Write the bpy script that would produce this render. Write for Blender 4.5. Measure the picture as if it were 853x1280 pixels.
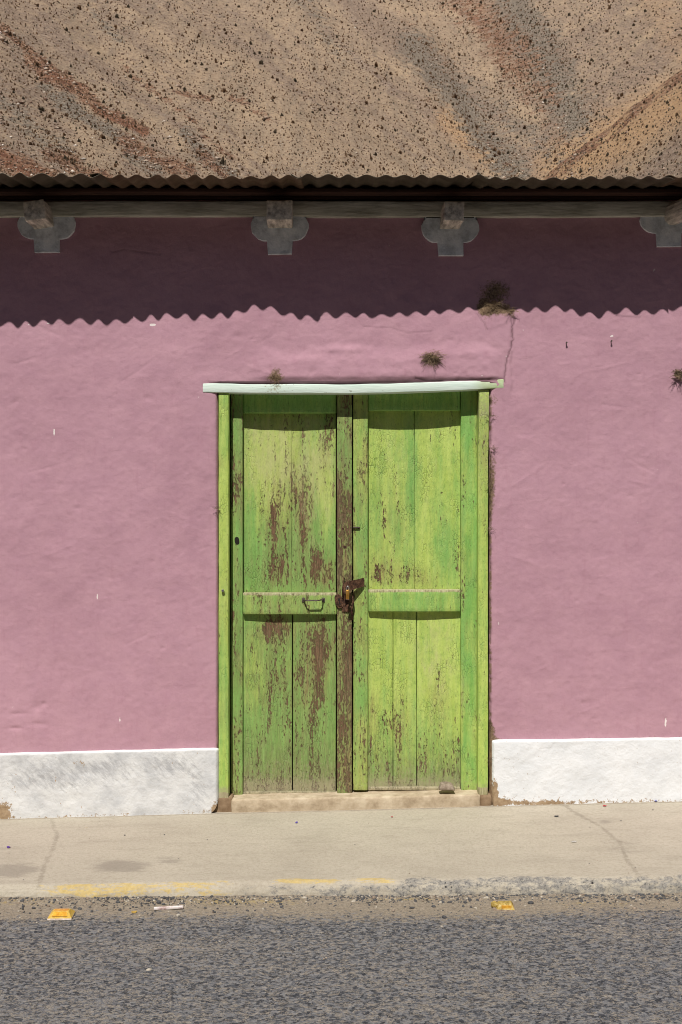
import bpy, math, random
import numpy as np
from mathutils import Vector, Matrix, Euler

for o in list(bpy.data.objects): bpy.data.objects.remove(o, do_unlink=True)
S = bpy.context.scene
COL = S.collection
rng = np.random.default_rng(7)
random.seed(7)

# ------------------------------------------------------------------ camera, sky, sun, exposure
DIST, CAMZ, FPX, HOR, CX = 6.0, 1.6, 1500.0, 605.0, 426.5
cam = bpy.data.objects.new('camera', bpy.data.cameras.new('camera')); COL.objects.link(cam)
cam.location = (0, -DIST, CAMZ); cam.rotation_euler = (math.radians(90), 0, 0)
cam.data.sensor_width = 36; cam.data.sensor_height = 36; cam.data.sensor_fit = 'AUTO'
cam.data.lens = 36 * FPX / 1280
cam.data.shift_y = -(640 - HOR) / 1280
cam.data.clip_start = 0.05; cam.data.clip_end = 6000
S.camera = cam
S.render.resolution_x = 682; S.render.resolution_y = 1024
SUNV = Vector((-0.20, -1.0, 1.475)).normalized()
el = math.asin(SUNV.z)
w = bpy.data.worlds.new('World'); S.world = w; w.use_nodes = True
nt = w.node_tree; nt.nodes.clear()
bg = nt.nodes.new('ShaderNodeBackground'); sk = nt.nodes.new('ShaderNodeTexSky'); wo = nt.nodes.new('ShaderNodeOutputWorld')
sk.sky_type = 'NISHITA'; sk.sun_disc = False; sk.sun_elevation = el
sk.sun_rotation = math.atan2(SUNV.x, SUNV.y)
sk.altitude = 2000; sk.dust_density = 0.2; sk.air_density = 0.8
bg.inputs['Strength'].default_value = 0.05
nt.links.new(sk.outputs[0], bg.inputs[0]); nt.links.new(bg.outputs[0], wo.inputs[0])
sl = bpy.data.lights.new('sun', 'SUN'); sl.energy = 5.0; sl.angle = math.radians(0.5); sl.color = (1.0, 0.955, 0.89)
sun = bpy.data.objects.new('sun', sl); COL.objects.link(sun)
sun.rotation_euler = SUNV.to_track_quat('Z', 'Y').to_euler(); sun.location = (-3, -15, 22)
S.view_settings.view_transform = 'Standard'; S.view_settings.look = 'None'
S.view_settings.gamma = 1; S.view_settings.exposure = 0.03
S.render.engine = 'CYCLES'; S.cycles.filter_width = 1.0

# ------------------------------------------------------------------ helpers
def PX(px, y=0.0): return (px - CX) * (DIST + y) / FPX
def PZ(py, y=0.0): return CAMZ - (py - HOR) * (DIST + y) / FPX
def ss(a, b, x):
    t = np.clip((x - a) / (b - a), 0, 1); return t * t * (3 - 2 * t)
def _hash(ix, iy, seed):
    h = (ix.astype(np.int64) * 374761393 + iy.astype(np.int64) * 668265263 + seed * 974634777) & 0xffffffff
    h = ((h ^ (h >> 13)) * 1274126177) & 0xffffffff
    h = ((h ^ (h >> 15)) * 2246822519) & 0xffffffff
    return ((h ^ (h >> 16)) & 0xffffff) / float(0xffffff)
def vn(x, y, seed=0):
    x = np.asarray(x, float); y = np.asarray(y, float)
    ix = np.floor(x); iy = np.floor(y); fx = x - ix; fy = y - iy
    fx = fx*fx*fx*(fx*(fx*6-15)+10); fy = fy*fy*fy*(fy*(fy*6-15)+10)
    a = _hash(ix, iy, seed); b = _hash(ix+1, iy, seed); c = _hash(ix, iy+1, seed); d = _hash(ix+1, iy+1, seed)
    return (a*(1-fx)+b*fx)*(1-fy) + (c*(1-fx)+d*fx)*fy
def fbm(x, y, oct=4, seed=0, gain=.5):
    s = 0; a = 1; t = 0
    for i in range(oct):
        s = s + a * vn(x*2**i + 13.7*i, y*2**i + 7.1*i, seed+i*17); t += a; a *= gain
    return s / t * 2 - 1          # about -1..1

def mesh_np(name, V, F, mats, attrs=None, smooth=True, fmat=None):
    me = bpy.data.meshes.new(name)
    V = np.asarray(V, np.float32); F = np.asarray(F, np.int32)
    k = F.shape[1]
    me.vertices.add(len(V)); me.vertices.foreach_set('co', V.ravel())
    me.loops.add(F.size); me.loops.foreach_set('vertex_index', F.ravel())
    me.polygons.add(len(F)); me.polygons.foreach_set('loop_start', np.arange(0, F.size, k, dtype=np.int32))
    try: me.polygons.foreach_set('loop_total', np.full(len(F), k, np.int32))
    except Exception: pass
    me.update(calc_edges=True)
    if smooth: me.polygons.foreach_set('use_smooth', np.ones(len(F), bool))
    for m in (mats if isinstance(mats, (list, tuple)) else [mats]): me.materials.append(m)
    if fmat is not None: me.polygons.foreach_set('material_index', np.asarray(fmat, np.int32))
    if attrs:
        for k2, v in attrs.items():
            a = me.attributes.new(k2, 'FLOAT', 'POINT'); a.data.foreach_set('value', np.asarray(v, np.float32).ravel())
    me.validate(); me.update()
    return me
def grid_faces(ny, nx, keep=None):
    idx = np.arange(ny*nx).reshape(ny, nx)
    q = np.stack([idx[:-1, :-1], idx[:-1, 1:], idx[1:, 1:], idx[1:, :-1]], -1)
    if keep is not None: q = q[keep]
    return q.reshape(-1, 4)
def link(name, me, parent=None, loc=None, rot=None):
    o = bpy.data.objects.new(name, me); COL.objects.link(o)
    if parent: o.parent = parent
    if loc is not None: o.location = loc
    if rot is not None: o.rotation_euler = rot
    return o
def tag(o, label=None, cat=None, group=None, kind=None):
    if label: o['label'] = label
    if cat: o['category'] = cat
    if group: o['group'] = group
    if kind: o['kind'] = kind
    return o
def empty(name, loc=(0, 0, 0)):
    o = bpy.data.objects.new(name, None); COL.objects.link(o); o.location = loc; o.empty_display_size = .1; return o

def slab(x0, x1, y0, y1, z0, z1, b=.003, res=.03, jit=0.0, seed=0, jf=12.0, warp=None, attrs=None):
    """rounded box with a subdivided surface; returns V,F. warp(V)->V"""
    def axis(a, c):
        bb = min(b, (c-a)*.3); n = max(1, int(round((c-a-2*bb)/res)))
        return np.concatenate([[a], np.linspace(a+bb, c-bb, n+1), [c]])
    X, Y, Z = axis(x0, x1), axis(y0, y1), axis(z0, z1)
    ids = {}; V = []; F = []
    def vid(i, j, k):
        key = (i, j, k)
        if key in ids: return ids[key]
        p = [X[i], Y[j], Z[k]]
        ex = [i in (0, len(X)-1), j in (0, len(Y)-1), k in (0, len(Z)-1)]
        n = sum(ex)
        if n >= 2:
            pull = 1-1/math.sqrt(n)
            for a, (arr, q) in enumerate(((X, i), (Y, j), (Z, k))):
                if ex[a]:
                    d = (arr[1]-arr[0]) if q == 0 else (arr[-2]-arr[-1]); p[a] += d*pull
        ids[key] = len(V); V.append(p); return ids[key]
    nx, ny, nz = len(X)-1, len(Y)-1, len(Z)-1
    for i in range(nx):
        for j in range(ny):
            F.append([vid(i, j, 0), vid(i, j+1, 0), vid(i+1, j+1, 0), vid(i+1, j, 0)])
            F.append([vid(i, j, nz), vid(i+1, j, nz), vid(i+1, j+1, nz), vid(i, j+1, nz)])
    for i in range(nx):
        for k in range(nz):
            F.append([vid(i, 0, k), vid(i+1, 0, k), vid(i+1, 0, k+1), vid(i, 0, k+1)])
            F.append([vid(i, ny, k), vid(i, ny, k+1), vid(i+1, ny, k+1), vid(i+1, ny, k)])
    for j in range(ny):
        for k in range(nz):
            F.append([vid(0, j, k), vid(0, j, k+1), vid(0, j+1, k+1), vid(0, j+1, k)])
            F.append([vid(nx, j, k), vid(nx, j+1, k), vid(nx, j+1, k+1), vid(nx, j, k+1)])
    V = np.array(V, float); F = np.array(F)
    if jit:
        a = V[:, 0]*jf; c = V[:, 2]*jf; d = V[:, 1]*jf
        V = V + jit*np.stack([fbm(a+5*d, c, 3, seed), fbm(a, c+5*d, 3, seed+50), fbm(a+3*d, c+9, 3, seed+90)], -1)
    if warp is not None: V = warp(V)
    return V, F
def prism(outline, y0, y1, b=.002):
    """outline: list of (x,z) counter-clockwise seen from the front (-y); closed solid with a small bevel"""
    P = np.array(outline, float); n = len(P); c = P.mean(0)
    rings = []
    for (y, s) in ((y0, b), (y0+b, 0), (y1, 0)):
        Q = P + (c-P)/np.linalg.norm(c-P, axis=1)[:, None]*s
        rings.append(np.stack([Q[:, 0], np.full(n, y), Q[:, 1]], -1))
    V = list(np.concatenate(rings)); F = []
    for r in range(2):
        for i in range(n):
            j = (i+1) % n; F.append([r*n+j, r*n+i, (r+1)*n+i, (r+1)*n+j])
    return V, F, list(range(n)), list(range(2*n, 3*n))
def poly_mesh(name, V, F, mat, smooth=False):
    me = bpy.data.meshes.new(name); me.from_pydata([tuple(v) for v in V], [], [list(f) for f in F]); me.materials.append(mat)
    if smooth: me.polygons.foreach_set('use_smooth', np.ones(len(me.polygons), bool))
    me.validate(); me.update()
    import bmesh
    bm = bmesh.new(); bm.from_mesh(me); bmesh.ops.recalc_face_normals(bm, faces=bm.faces); bm.to_mesh(me); bm.free()
    return me
def tube(pts, r, n=7, caps=True):
    pts = [Vector(p) for p in pts]; V = []; F = []
    rs = r if isinstance(r, (list, tuple)) else [r]*len(pts)
    up = Vector((0, 0, 1))
    for i, p in enumerate(pts):
        t = (pts[min(i+1, len(pts)-1)] - pts[max(i-1, 0)]).normalized()
        a = t.cross(up)
        if a.length < .1: a = t.cross(Vector((1, 0, 0)))
        a.normalize(); c = a.cross(t)
        for k in range(n):
            th = 2*math.pi*k/n; V.append(tuple(p + (a*math.cos(th) + c*math.sin(th))*rs[i]))
    for i in range(len(pts)-1):
        for k in range(n):
            j = (k+1) % n; F.append([i*n+k, i*n+j, (i+1)*n+j, (i+1)*n+k])
    if caps: F.append(list(range(n))[::-1]); F.append([(len(pts)-1)*n+k for k in range(n)])
    return V, F
def merge(*parts):
    V = []; F = []
    for v, f in parts:
        o = len(V); V += [tuple(q) for q in v]; F += [[i+o for i in q] for q in f]
    return V, F

# ------------------------------------------------------------------ material kit
class M:
    def __init__(s, name, rough=.85, spec=.3):
        s.m = bpy.data.materials.new(name); s.m.use_nodes = True; s.t = s.m.node_tree
        s.b = s.t.nodes['Principled BSDF']; s.b.inputs['Roughness'].default_value = rough
        s.b.inputs['Specular IOR Level'].default_value = spec
        s.co = s.t.nodes.new('ShaderNodeTexCoord').outputs['Object']
    def put(s, sock, v):
        if hasattr(v, 'is_linked') or isinstance(v, bpy.types.NodeSocket): s.t.links.new(v, sock)
        else:
            if isinstance(v, (tuple, list)) and len(v) == 3 and sock.type == 'RGBA': v = (*v, 1)
            sock.default_value = v
    def map(s, sc=(1, 1, 1), loc=(0, 0, 0), rot=(0, 0, 0), v=None):
        n = s.t.nodes.new('ShaderNodeMapping'); s.put(n.inputs[0], v or s.co)
        n.inputs['Scale'].default_value = sc; n.inputs['Location'].default_value = loc; n.inputs['Rotation'].default_value = rot
        return n.outputs[0]
    def noise(s, scale, det=4, rough=.55, v=None, dist=0):
        n = s.t.nodes.new('ShaderNodeTexNoise'); s.put(n.inputs['Vector'], v or s.co)
        n.inputs['Scale'].default_value = scale; n.inputs['Detail'].default_value = det
        n.inputs['Roughness'].default_value = rough; n.inputs['Distortion'].default_value = dist
        return n.outputs[0]
    def vor(s, scale, v=None, feat='F1', out=0, rnd=1):
        n = s.t.nodes.new('ShaderNodeTexVoronoi'); n.feature = feat; s.put(n.inputs['Vector'], v or s.co)
        n.inputs['Scale'].default_value = scale; n.inputs['Randomness'].default_value = rnd
        return n.outputs[out]
    def ramp(s, f, *st, interp='LINEAR'):
        n = s.t.nodes.new('ShaderNodeValToRGB'); s.put(n.inputs[0], f); r = n.color_ramp; r.interpolation = interp
        while len(r.elements) < len(st): r.elements.new(.5)
        for e, (p, c) in zip(r.elements, st):
            e.position = p; e.color = (c, c, c, 1) if isinstance(c, (int, float)) else (*c, 1)
        return n.outputs[0]
    def mix(s, f, a, b, mode='MIX'):
        n = s.t.nodes.new('ShaderNodeMix'); n.data_type = 'RGBA'; n.blend_type = mode
        s.put(n.inputs[0], f); s.put(n.inputs[6], a); s.put(n.inputs[7], b); return n.outputs[2]
    def ma(s, op, a, b=0.5, c=0.5, clamp=False):
        n = s.t.nodes.new('ShaderNodeMath'); n.operation = op; n.use_clamp = clamp
        s.put(n.inputs[0], a); s.put(n.inputs[1], b); s.put(n.inputs[2], c); return n.outputs[0]
    def attr(s, name):
        n = s.t.nodes.new('ShaderNodeAttribute'); n.attribute_name = name; return n.outputs['Fac']
    def thr(s, a, noi, k, lo, hi):
        """mask: attribute plus signed noise, thresholded"""
        v = s.ma('MULTIPLY_ADD', s.ma('SUBTRACT', noi, .5), k, a)
        n = s.t.nodes.new('ShaderNodeMapRange'); n.interpolation_type = 'SMOOTHSTEP'; s.put(n.inputs[0], v)
        n.inputs[1].default_value = lo; n.inputs[2].default_value = hi; return n.outputs[0]
    def bump(s, h, dist=.002, strength=1.0, prev=None):
        n = s.t.nodes.new('ShaderNodeBump'); s.put(n.inputs['Height'], h); n.inputs['Distance'].default_value = dist
        n.inputs['Strength'].default_value = strength
        if prev: s.put(n.inputs['Normal'], prev)
        s.put(s.b.inputs['Normal'], n.outputs[0]); return n.outputs[0]
    def done(s, col, rough=None, metal=None):
        s.put(s.b.inputs['Base Color'], col)
        if rough is not None: s.put(s.b.inputs['Roughness'], rough)
        if metal is not None: s.put(s.b.inputs['Metallic'], metal)
        return s.m

def m_pink():
    m = M('pink_lime_paint', .92, .15)
    n1 = m.noise(1.6, 5, .6); n2 = m.noise(9, 5, .6)
    c = m.ramp(n1, (.3, (.405, .228, .282)), (.7, (.475, .277, .338)))
    c = m.mix(m.ramp(n2, (.35, 0), (.75, .55)), c, (.53, .315, .365))
    c = m.mix(m.ramp(m.noise(30, 4, .7), (.5, 0), (.8, .4)), c, (.36, .19, .235))
    # fine scuffs and drips, vertical
    v = m.map((9, 9, 1.6)); c = m.mix(m.ramp(m.noise(4, 5, .65, v), (.55, 0), (.8, .3)), c, (.36, .17, .225))
    # chips of lighter lime
    c = m.mix(m.ramp(m.noise(26, 2, .5, m.map((1, 1, 1), (3, 1, 8))), (.775, 0), (.79, .85)), c, (.68, .56, .56))
    d = m.thr(m.attr('dirt'), m.noise(70, 5, .75), 1.1, .45, .8)
    c = m.mix(d, c, m.ramp(m.noise(120, 3), (.3, (.09, .055, .035)), (.7, (.27, .19, .12))))
    c = m.mix(m.attr('crack'), c, (.05, .025, .025))  # plaster cracks, and the painted gap shadow over the lintel
    c = m.mix(m.attr('earth'), c, m.ramp(m.noise(60, 4), (.3, (.16, .10, .055)), (.7, (.30, .21, .13))))
    c = m.mix(m.thr(m.attr('chip'), m.noise(110, 4, .7), 1.4, .45, .6), c, (.75, .68, .66))
    h = m.ma('ADD', m.noise(45, 6, .65), m.ma('MULTIPLY', m.noise(220, 3, .6), .35))
    nb = m.bump(h, .0030, .6)
    m.bump(m.noise(7, 2, .5, m.map((1, 1, 1.4), rot=(0, .5, 0))), .008, .4, nb)
    return m.done(c)
def m_plinth(left):
    m = M('whitewash_worn' if left else 'whitewash_clean', .9, .15)
    if left:
        c = m.ramp(m.noise(7, 6, .65), (.3, (.50, .51, .525)), (.5, (.66, .665, .67)), (.7, (.74, .745, .74)))
        v = m.map((30, 30, 5), rot=(0, .7, 0)); c = m.mix(m.ramp(m.noise(1.5, 6, .75, m.map((30, 30, 5), v=m.map(rot=(0, -.7, 0)))), (.45, 0), (.72, .28)), c, (.45, .46, .47))
        c = m.mix(m.ma('MULTIPLY', m.thr(m.attr('grime'), m.noise(1, 6, .8, m.map((50, 50, 14), v=m.map(rot=(0, .8, 0)))), 2.4, .3, 1.0), .8), c, (.36, .365, .38))
        c = m.mix(m.ramp(m.noise(38, 2, .5, m.map((1.6, 1, 1))), (.74, 0), (.76, .9)), c, (.40, .26, .15))
    else:
        c = m.ramp(m.noise(6, 5, .6), (.3, (.70, .72, .745)), (.7, (.79, .80, .815)))
        c = m.mix(m.ramp(m.noise(50, 2, .5), (.76, 0), (.78, .8)), c, (.36, .28, .22))
    c = m.mix(m.thr(m.attr('bare'), m.noise(55, 6, .8), 2.4, .62, .7), c, m.ramp(m.noise(50, 4), (.3, (.27, .185, .11)), (.7, (.42, .31, .20))))
    c = m.mix(m.attr('toplit'), c, (.78, .78, .775))  # sunlit top edge laid into the colour
    nb = m.bump(m.noise(90, 6, .65), .003, .7)
    m.bump(m.noise(16, 3, .5), .008, .5, nb)
    return m.done(c)
def m_paint(name, tone='door'):
    m = M(name, .62, .4)
    v = m.map((26, 26, 2.2))
    st = m.noise(1.6, 6, .62, v)
    yel = m.attr('yel')
    g = m.thr(yel, m.noise(2.2, 6, .75, m.map((9, 9, 1.6))), 1.7, .15, .9)
    c = m.mix(g, m.ramp(st, (.3, (.17, .38, .08)), (.7, (.27, .49, .13))), m.ramp(st, (.3, (.40, .535, .10)), (.7, (.52, .64, .17))))
    c = m.mix(m.ramp(m.noise(34, 4, .7), (.48, 0), (.78, .5)), c, (.14, .29, .06))
    c = m.mix(m.ramp(m.noise(1.1, 5, .7, m.map((70, 70, 4), (2, 3, 1))), (.56, 0), (.76, .55)), c, (.15, .25, .06))
    # worn paint showing brown wood
    n3 = m.noise(1.0, 7, .72, m.map((115, 115, 42)))
    n4 = m.noise(1.0, 5, .6, m.map((34, 34, 4.5)))
    nn = m.ma('ADD', m.ma('MULTIPLY', n3, .58), m.ma('MULTIPLY', n4, .42))
    wm = m.thr(m.attr('wear'), nn, 3.8, .60, .76)
    wood = m.ramp(m.noise(1.0, 6, .8, m.map((150, 150, 9))), (.36, (.045, .022, .012)), (.5, (.15, .078, .042)), (.66, (.28, .18, .10)))
    edge = m.thr(m.attr('wear'), nn, 3.6, .42, .66)
    c = m.mix(m.ma('MULTIPLY', edge, .5), c, (.26, .30, .10))
    wash = m.ma('MULTIPLY', m.ma('SUBTRACT', m.attr('wear'), .17), 1.7, .5, True)
    c = m.mix(m.ma('MULTIPLY', wash, m.ramp(m.noise(1.0, 6, .75, m.map((60, 60, 8), (4, 9, 2))), (.36, .15), (.62, 1))), c, (.27, .17, .085))
    c = m.mix(wm, c, wood)
    gw = m.ramp(m.noise(1.0, 5, .7, m.map((160, 160, 10), (5, 5, 5))), (.36, (.20, .17, .085)), (.52, (.42, .40, .21)), (.66, (.56, .53, .34)))
    c = m.mix(m.thr(m.attr('bare'), m.noise(60, 4, .6), .6, .4, .6), c, gw)
    # tiny dark nicks and cracks
    c = m.mix(m.ramp(m.noise(1.0, 4, .75, m.map((170, 170, 70), (7, 1, 2))), (.60, 0), (.68, .75)), c, (.07, .09, .025))
    cr = m.vor(1.0, m.map((75, 75, 38), (1, 2, 3)), 'DISTANCE_TO_EDGE')
    crk = m.ma('MULTIPLY', m.ramp(cr, (.0, 1), (.07, 0)), m.ramp(m.noise(1.0, 4, .6, m.map((14, 14, 7), (9, 2, 5))), (.48, 0), (.62, 1)))
    c = m.mix(m.ma('MULTIPLY', crk, .22), c, (.06, .11, .03))
    wt = m.thr(m.attr('weath'), m.noise(1.0, 7, .8, m.map((130, 130, 9), (3, 3, 3))), 1.8, .35, .95)
    c = m.mix(m.ma('MULTIPLY', wt, .6), c, m.ramp(m.noise(1.0, 6, .8, m.map((200, 200, 14), (8, 1, 1))), (.38, (.045, .04, .02)), (.52, (.17, .15, .075)), (.64, (.30, .29, .15))))
    c = m.mix(m.ma('MULTIPLY', m.thr(m.attr('pale'), m.noise(1.0, 6, .75, m.map((30, 30, 10), (1, 8, 1))), 1.6, .3, .95), .65), c, (.50, .49, .23))
    dust = m.thr(m.attr('dust'), m.noise(80, 4, .7), .9, .3, .9)
    c = m.mix(m.ma('MULTIPLY', dust, .75), c, (.36, .31, .21))
    h = m.ma('ADD', m.ma('MULTIPLY', m.ma('ADD', wm, m.ma('MULTIPLY', crk, .6)), -1.1), m.ma('ADD', m.ma('MULTIPLY', m.noise(1.0, 6, .7, m.map((120, 120, 30))), 1.6), m.ma('MULTIPLY', m.noise(1.0, 4, .6, m.map((300, 300, 14))), .5)))
    m.bump(h, .0022, 1.0)
    r = m.ma('MULTIPLY_ADD', wm, .3, .55)
    return m.done(c, r)
def m_mint():
    m = M('pale_mint_paint', .6, .35)
    c = m.ramp(m.noise(1, 6, .65, m.map((3, 30, 40))), (.3, (.56, .69, .61)), (.7, (.72, .82, .75)))
    c = m.mix(m.thr(m.attr('dirt'), m.noise(70, 6, .8), 2.2, .5, .9), c, (.33, .30, .19))
    c = m.mix(m.attr('earth'), c, m.ramp(m.noise(30, 4), (.35, (.36, .46, .16)), (.65, (.52, .60, .36))))
    c = m.mix(m.ramp(m.noise(1, 3, .6, m.map((30, 60, 90))), (.69, 0), (.72, .8)), c, (.16, .15, .10))
    m.bump(m.noise(1, 6, .7, m.map((18, 80, 160))), .002, .8)
    return m.done(c)
def m_simple(name, stops, sc=(1, 1, 1), noise=20, rough=.85, bd=.002, metal=0, det=5, bn=None):
    m = M(name, rough, .3)
    n = m.noise(noise, det, .65, m.map(sc)); c = m.ramp(n, *stops)
    m.bump(m.noise(bn or noise*2, 5, .65, m.map(sc)), bd, .8)
    return m.done(c, rough, metal)
MAT = {}
MAT['pink'] = m_pink(); MAT['plL'] = m_plinth(True); MAT['plR'] = m_plinth(False)
MAT['green'] = m_paint('weathered_green_paint'); MAT['mint'] = m_mint()
MAT['zinc'] = m_simple('old_zinc_sheet', ((.3, (.07, .055, .036)), (.6, (.13, .11, .078)), (.8, (.19, .16, .12))), noise=9, rough=.6, metal=.35, bd=.002)
MAT['zincrust'] = m_simple('rusty_zinc_sheet', ((.3, (.09, .055, .032)), (.6, (.16, .115, .075)), (.8, (.22, .18, .13))), noise=12, rough=.7, metal=.25, bd=.002)
MAT['darkwood'] = m_simple('dark_roof_timber', ((.3, (.02, .009, .006)), (.7, (.06, .024, .015))), sc=(.6, 8, 8), noise=4, rough=.85)
MAT['greywood'] = m_simple('grey_painted_timber', ((.34, (.24, .235, .19)), (.5, (.43, .42, .36)), (.66, (.60, .59, .52))), sc=(1.2, 9, 9), noise=4, rough=.85, bd=.004)
MAT['corbel'] = m_simple('grey_corbel_paint', ((.36, (.44, .47, .51)), (.5, (.64, .68, .73)), (.62, (.76, .79, .83))), noise=14, rough=.9, bd=.006, bn=30)
MAT['rafter'] = m_simple('old_rafter_paint', ((.34, (.26, .24, .21)), (.5, (.52, .48, .42)), (.66, (.74, .68, .59))), sc=(8, 1.5, 8), noise=5, rough=.9, bd=.004)
MAT['rust'] = m_simple('rusty_iron', ((.36, (.03, .016, .011)), (.5, (.085, .04, .024)), (.66, (.19, .105, .06))), noise=70, rough=.8, metal=.2, bd=.001)
MAT['iron'] = m_simple('dark_iron', ((.3, (.045, .035, .03)), (.7, (.16, .13, .11))), noise=80, rough=.6, metal=.4, bd=.0008)
MAT['brass'] = m_simple('worn_brass', ((.3, (.42, .20, .04)), (.7, (.62, .36, .08))), noise=60, rough=.38, metal=.75, bd=.0003)
MAT['steel'] = m_simple('shackle_steel', ((.3, (.4, .4, .42)), (.7, (.65, .65, .66))), noise=60, rough=.3, metal=.9, bd=.0002)
MAT['black'] = m_simple('dark_void', ((.3, (.01, .008, .006)), (.7, (.02, .017, .012))), noise=20)
MAT['straw'] = m_simple('dry_straw', ((.3, (.17, .115, .06)), (.7, (.42, .31, .19))), noise=60, rough=.9)
MAT['stone'] = m_simple('grey_brown_stone', ((.3, (.16, .115, .08)), (.7, (.40, .33, .26))), noise=45, rough=.9, bd=.003)
MAT['core'] = m_simple('adobe', ((.3, (.16, .10, .055)), (.7, (.30, .21, .13))), noise=25)

# ------------------------------------------------------------------ terrain behind: the hillside
def L_(x, y): return 50.4 + .6*(y-190) - .35*(x-27)
def R_(x, y): return 50.4 + .6*(y-190) + .35*(x-27)
def F_(x, y):
    zc = 40.2 + .80*(x-25)
    return np.minimum(zc + .52*(y-150), zc - .9*(y-150))
def hill_h(x, y):
    wx = 5*fbm(x*.02, y*.02, 3, 3); wy = 3*fbm(x*.03, y*.03, 3, 9)
    l = L_(x+wx, y+wy); r = R_(x+wx, y+wy)
    # gullies and ribs that run down each slope
    sL = (x*.6 + y*.35)/.695            # across the fall line of the left slope
    sR = (x*.6 - y*.35)/.695
    l = l + 2.6*fbm(sL*.045, (x-y)*.006, 3, 21) + .7*fbm(sL*.22, (x-y)*.03, 3, 22)
    r = r + 2.2*fbm(sR*.05, (x+y)*.006, 3, 31) + .7*fbm(sR*.25, (x+y)*.03, 3, 32)
    k = 2.0                              # smooth valley
    h = np.maximum(l, r); dd = np.abs(l-r); h = h + np.maximum(k-dd, 0)**2/(4*k)
    f = F_(x, y) + .7*fbm(x*.07, y*.07, 3, 41) + .35*fbm(x*.4, y*.12, 3, 43)
    h = np.maximum(h, f)
    return h + .26*fbm(x*.45, y*.45, 4, 51)
def project(x, y, z):
    d = y + DIST
    return CX + FPX*x/d, HOR - FPX*(z-CAMZ)/d
def lines_mask(px, py, segs):
    m = np.zeros_like(px)
    for (x0, y0, x1, y1, wd, s) in segs:
        dx, dy = x1-x0, y1-y0; t = np.clip(((px-x0)*dx+(py-y0)*dy)/(dx*dx+dy*dy), 0, 1)
        d = np.hypot(px-x0-t*dx, py-y0-t*dy); m = np.maximum(m, s*np.exp(-(d/wd)**2))
    return m
ROCKSEG = [(0, 35, 120, 125, 9, .9), (40, 75, 175, 160, 10, 1.0), (120, 130, 175, 165, 6, 1.1), (-20, 185, 60, 225, 22, .9), (60, 190, 130, 225, 14, .75),
           (150, 175, 240, 215, 14, .8), (150, 75, 285, 195, 7, .6), (250, 190, 290, 225, 12, .6), (215, 115, 262, 122, 7, .7), (290, 125, 335, 145, 10, .6),
           (560, -20, 660, 75, 48, .62), (620, 60, 690, 120, 34, .60), (500, 20, 560, 80, 20, .4), (640, 100, 720, 200, 24, .45), (600, 150, 640, 215, 18, .4), (525, 120, 600, 190, 9, .4)]
GRAVSEG = [(60, 105, 200, 215, 13, .8), (120, 20, 150, 50, 12, .6), (230, 170, 300, 230, 12, .8), (520, 60, 640, 215, 30, .8), (640, 0, 720, 150, 35, .8), (0, 130, 90, 200, 18, .6),
           (380, 0, 430, 70, 20, .5), (560, 90, 700, 200, 30, .5)]
REDSEG = [(125, 130, 175, 165, 7, 1.2), (60, 85, 110, 112, 7, .8), (-20, 185, 50, 225, 20, .8), (140, 165, 200, 215, 10, .6), (205, 60, 290, 110, 12, .35), (590, -10, 650, 90, 36, .62), (510, 40, 560, 90, 16, .4), (240, 190, 290, 225, 12, .5)]
def fields(px, py):
    """world-fixed rock / gravel / ochre fields of the hillside, laid out where the photograph shows them"""
    wob = 10*fbm(px*.03, py*.03, 3, 71); wob2 = 8*fbm(px*.03+9, py*.03, 3, 72)
    return lines_mask(px+wob, py+wob2, ROCKSEG), lines_mask(px+wob, py+wob2, GRAVSEG), lines_mask(px+wob, py+wob2, REDSEG)
def streak(px, py):
    wx = px + 14*fbm(px*.012, py*.012, 3, 111); wy = py + 10*fbm(px*.012+5, py*.012, 3, 112)
    aL = (wx*.63 - wy*.78); bL = (wx*.78 + wy*.63); aR = (wx*.75 + wy*.66); bR = (wx*.66 - wy*.75)
    left = (.6*fbm(aL*.022, bL*.0035, 4, 113, .6)+.6*fbm(aL*.075, bL*.006, 3, 117, .6)); right = (.6*fbm(aR*.024, bR*.004, 4, 115, .6)+.6*fbm(aR*.08, bR*.006, 3, 118, .6))
    m = ss(640, 690, px + (py-215)*.25)
    return np.clip(.5 + .62*(left*(1-m)+right*m) + .10*ss(600, 760, px)*(py < 215-(px-675)*.79) + .12*np.exp(-((px-60)/70)**2-((py-110)/60)**2) + .30*lines_mask(wx, wy, [(655, 215, 700, 130, 12, 1), (700, 130, 640, -20, 16, .8)]), 0, 1)
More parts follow.
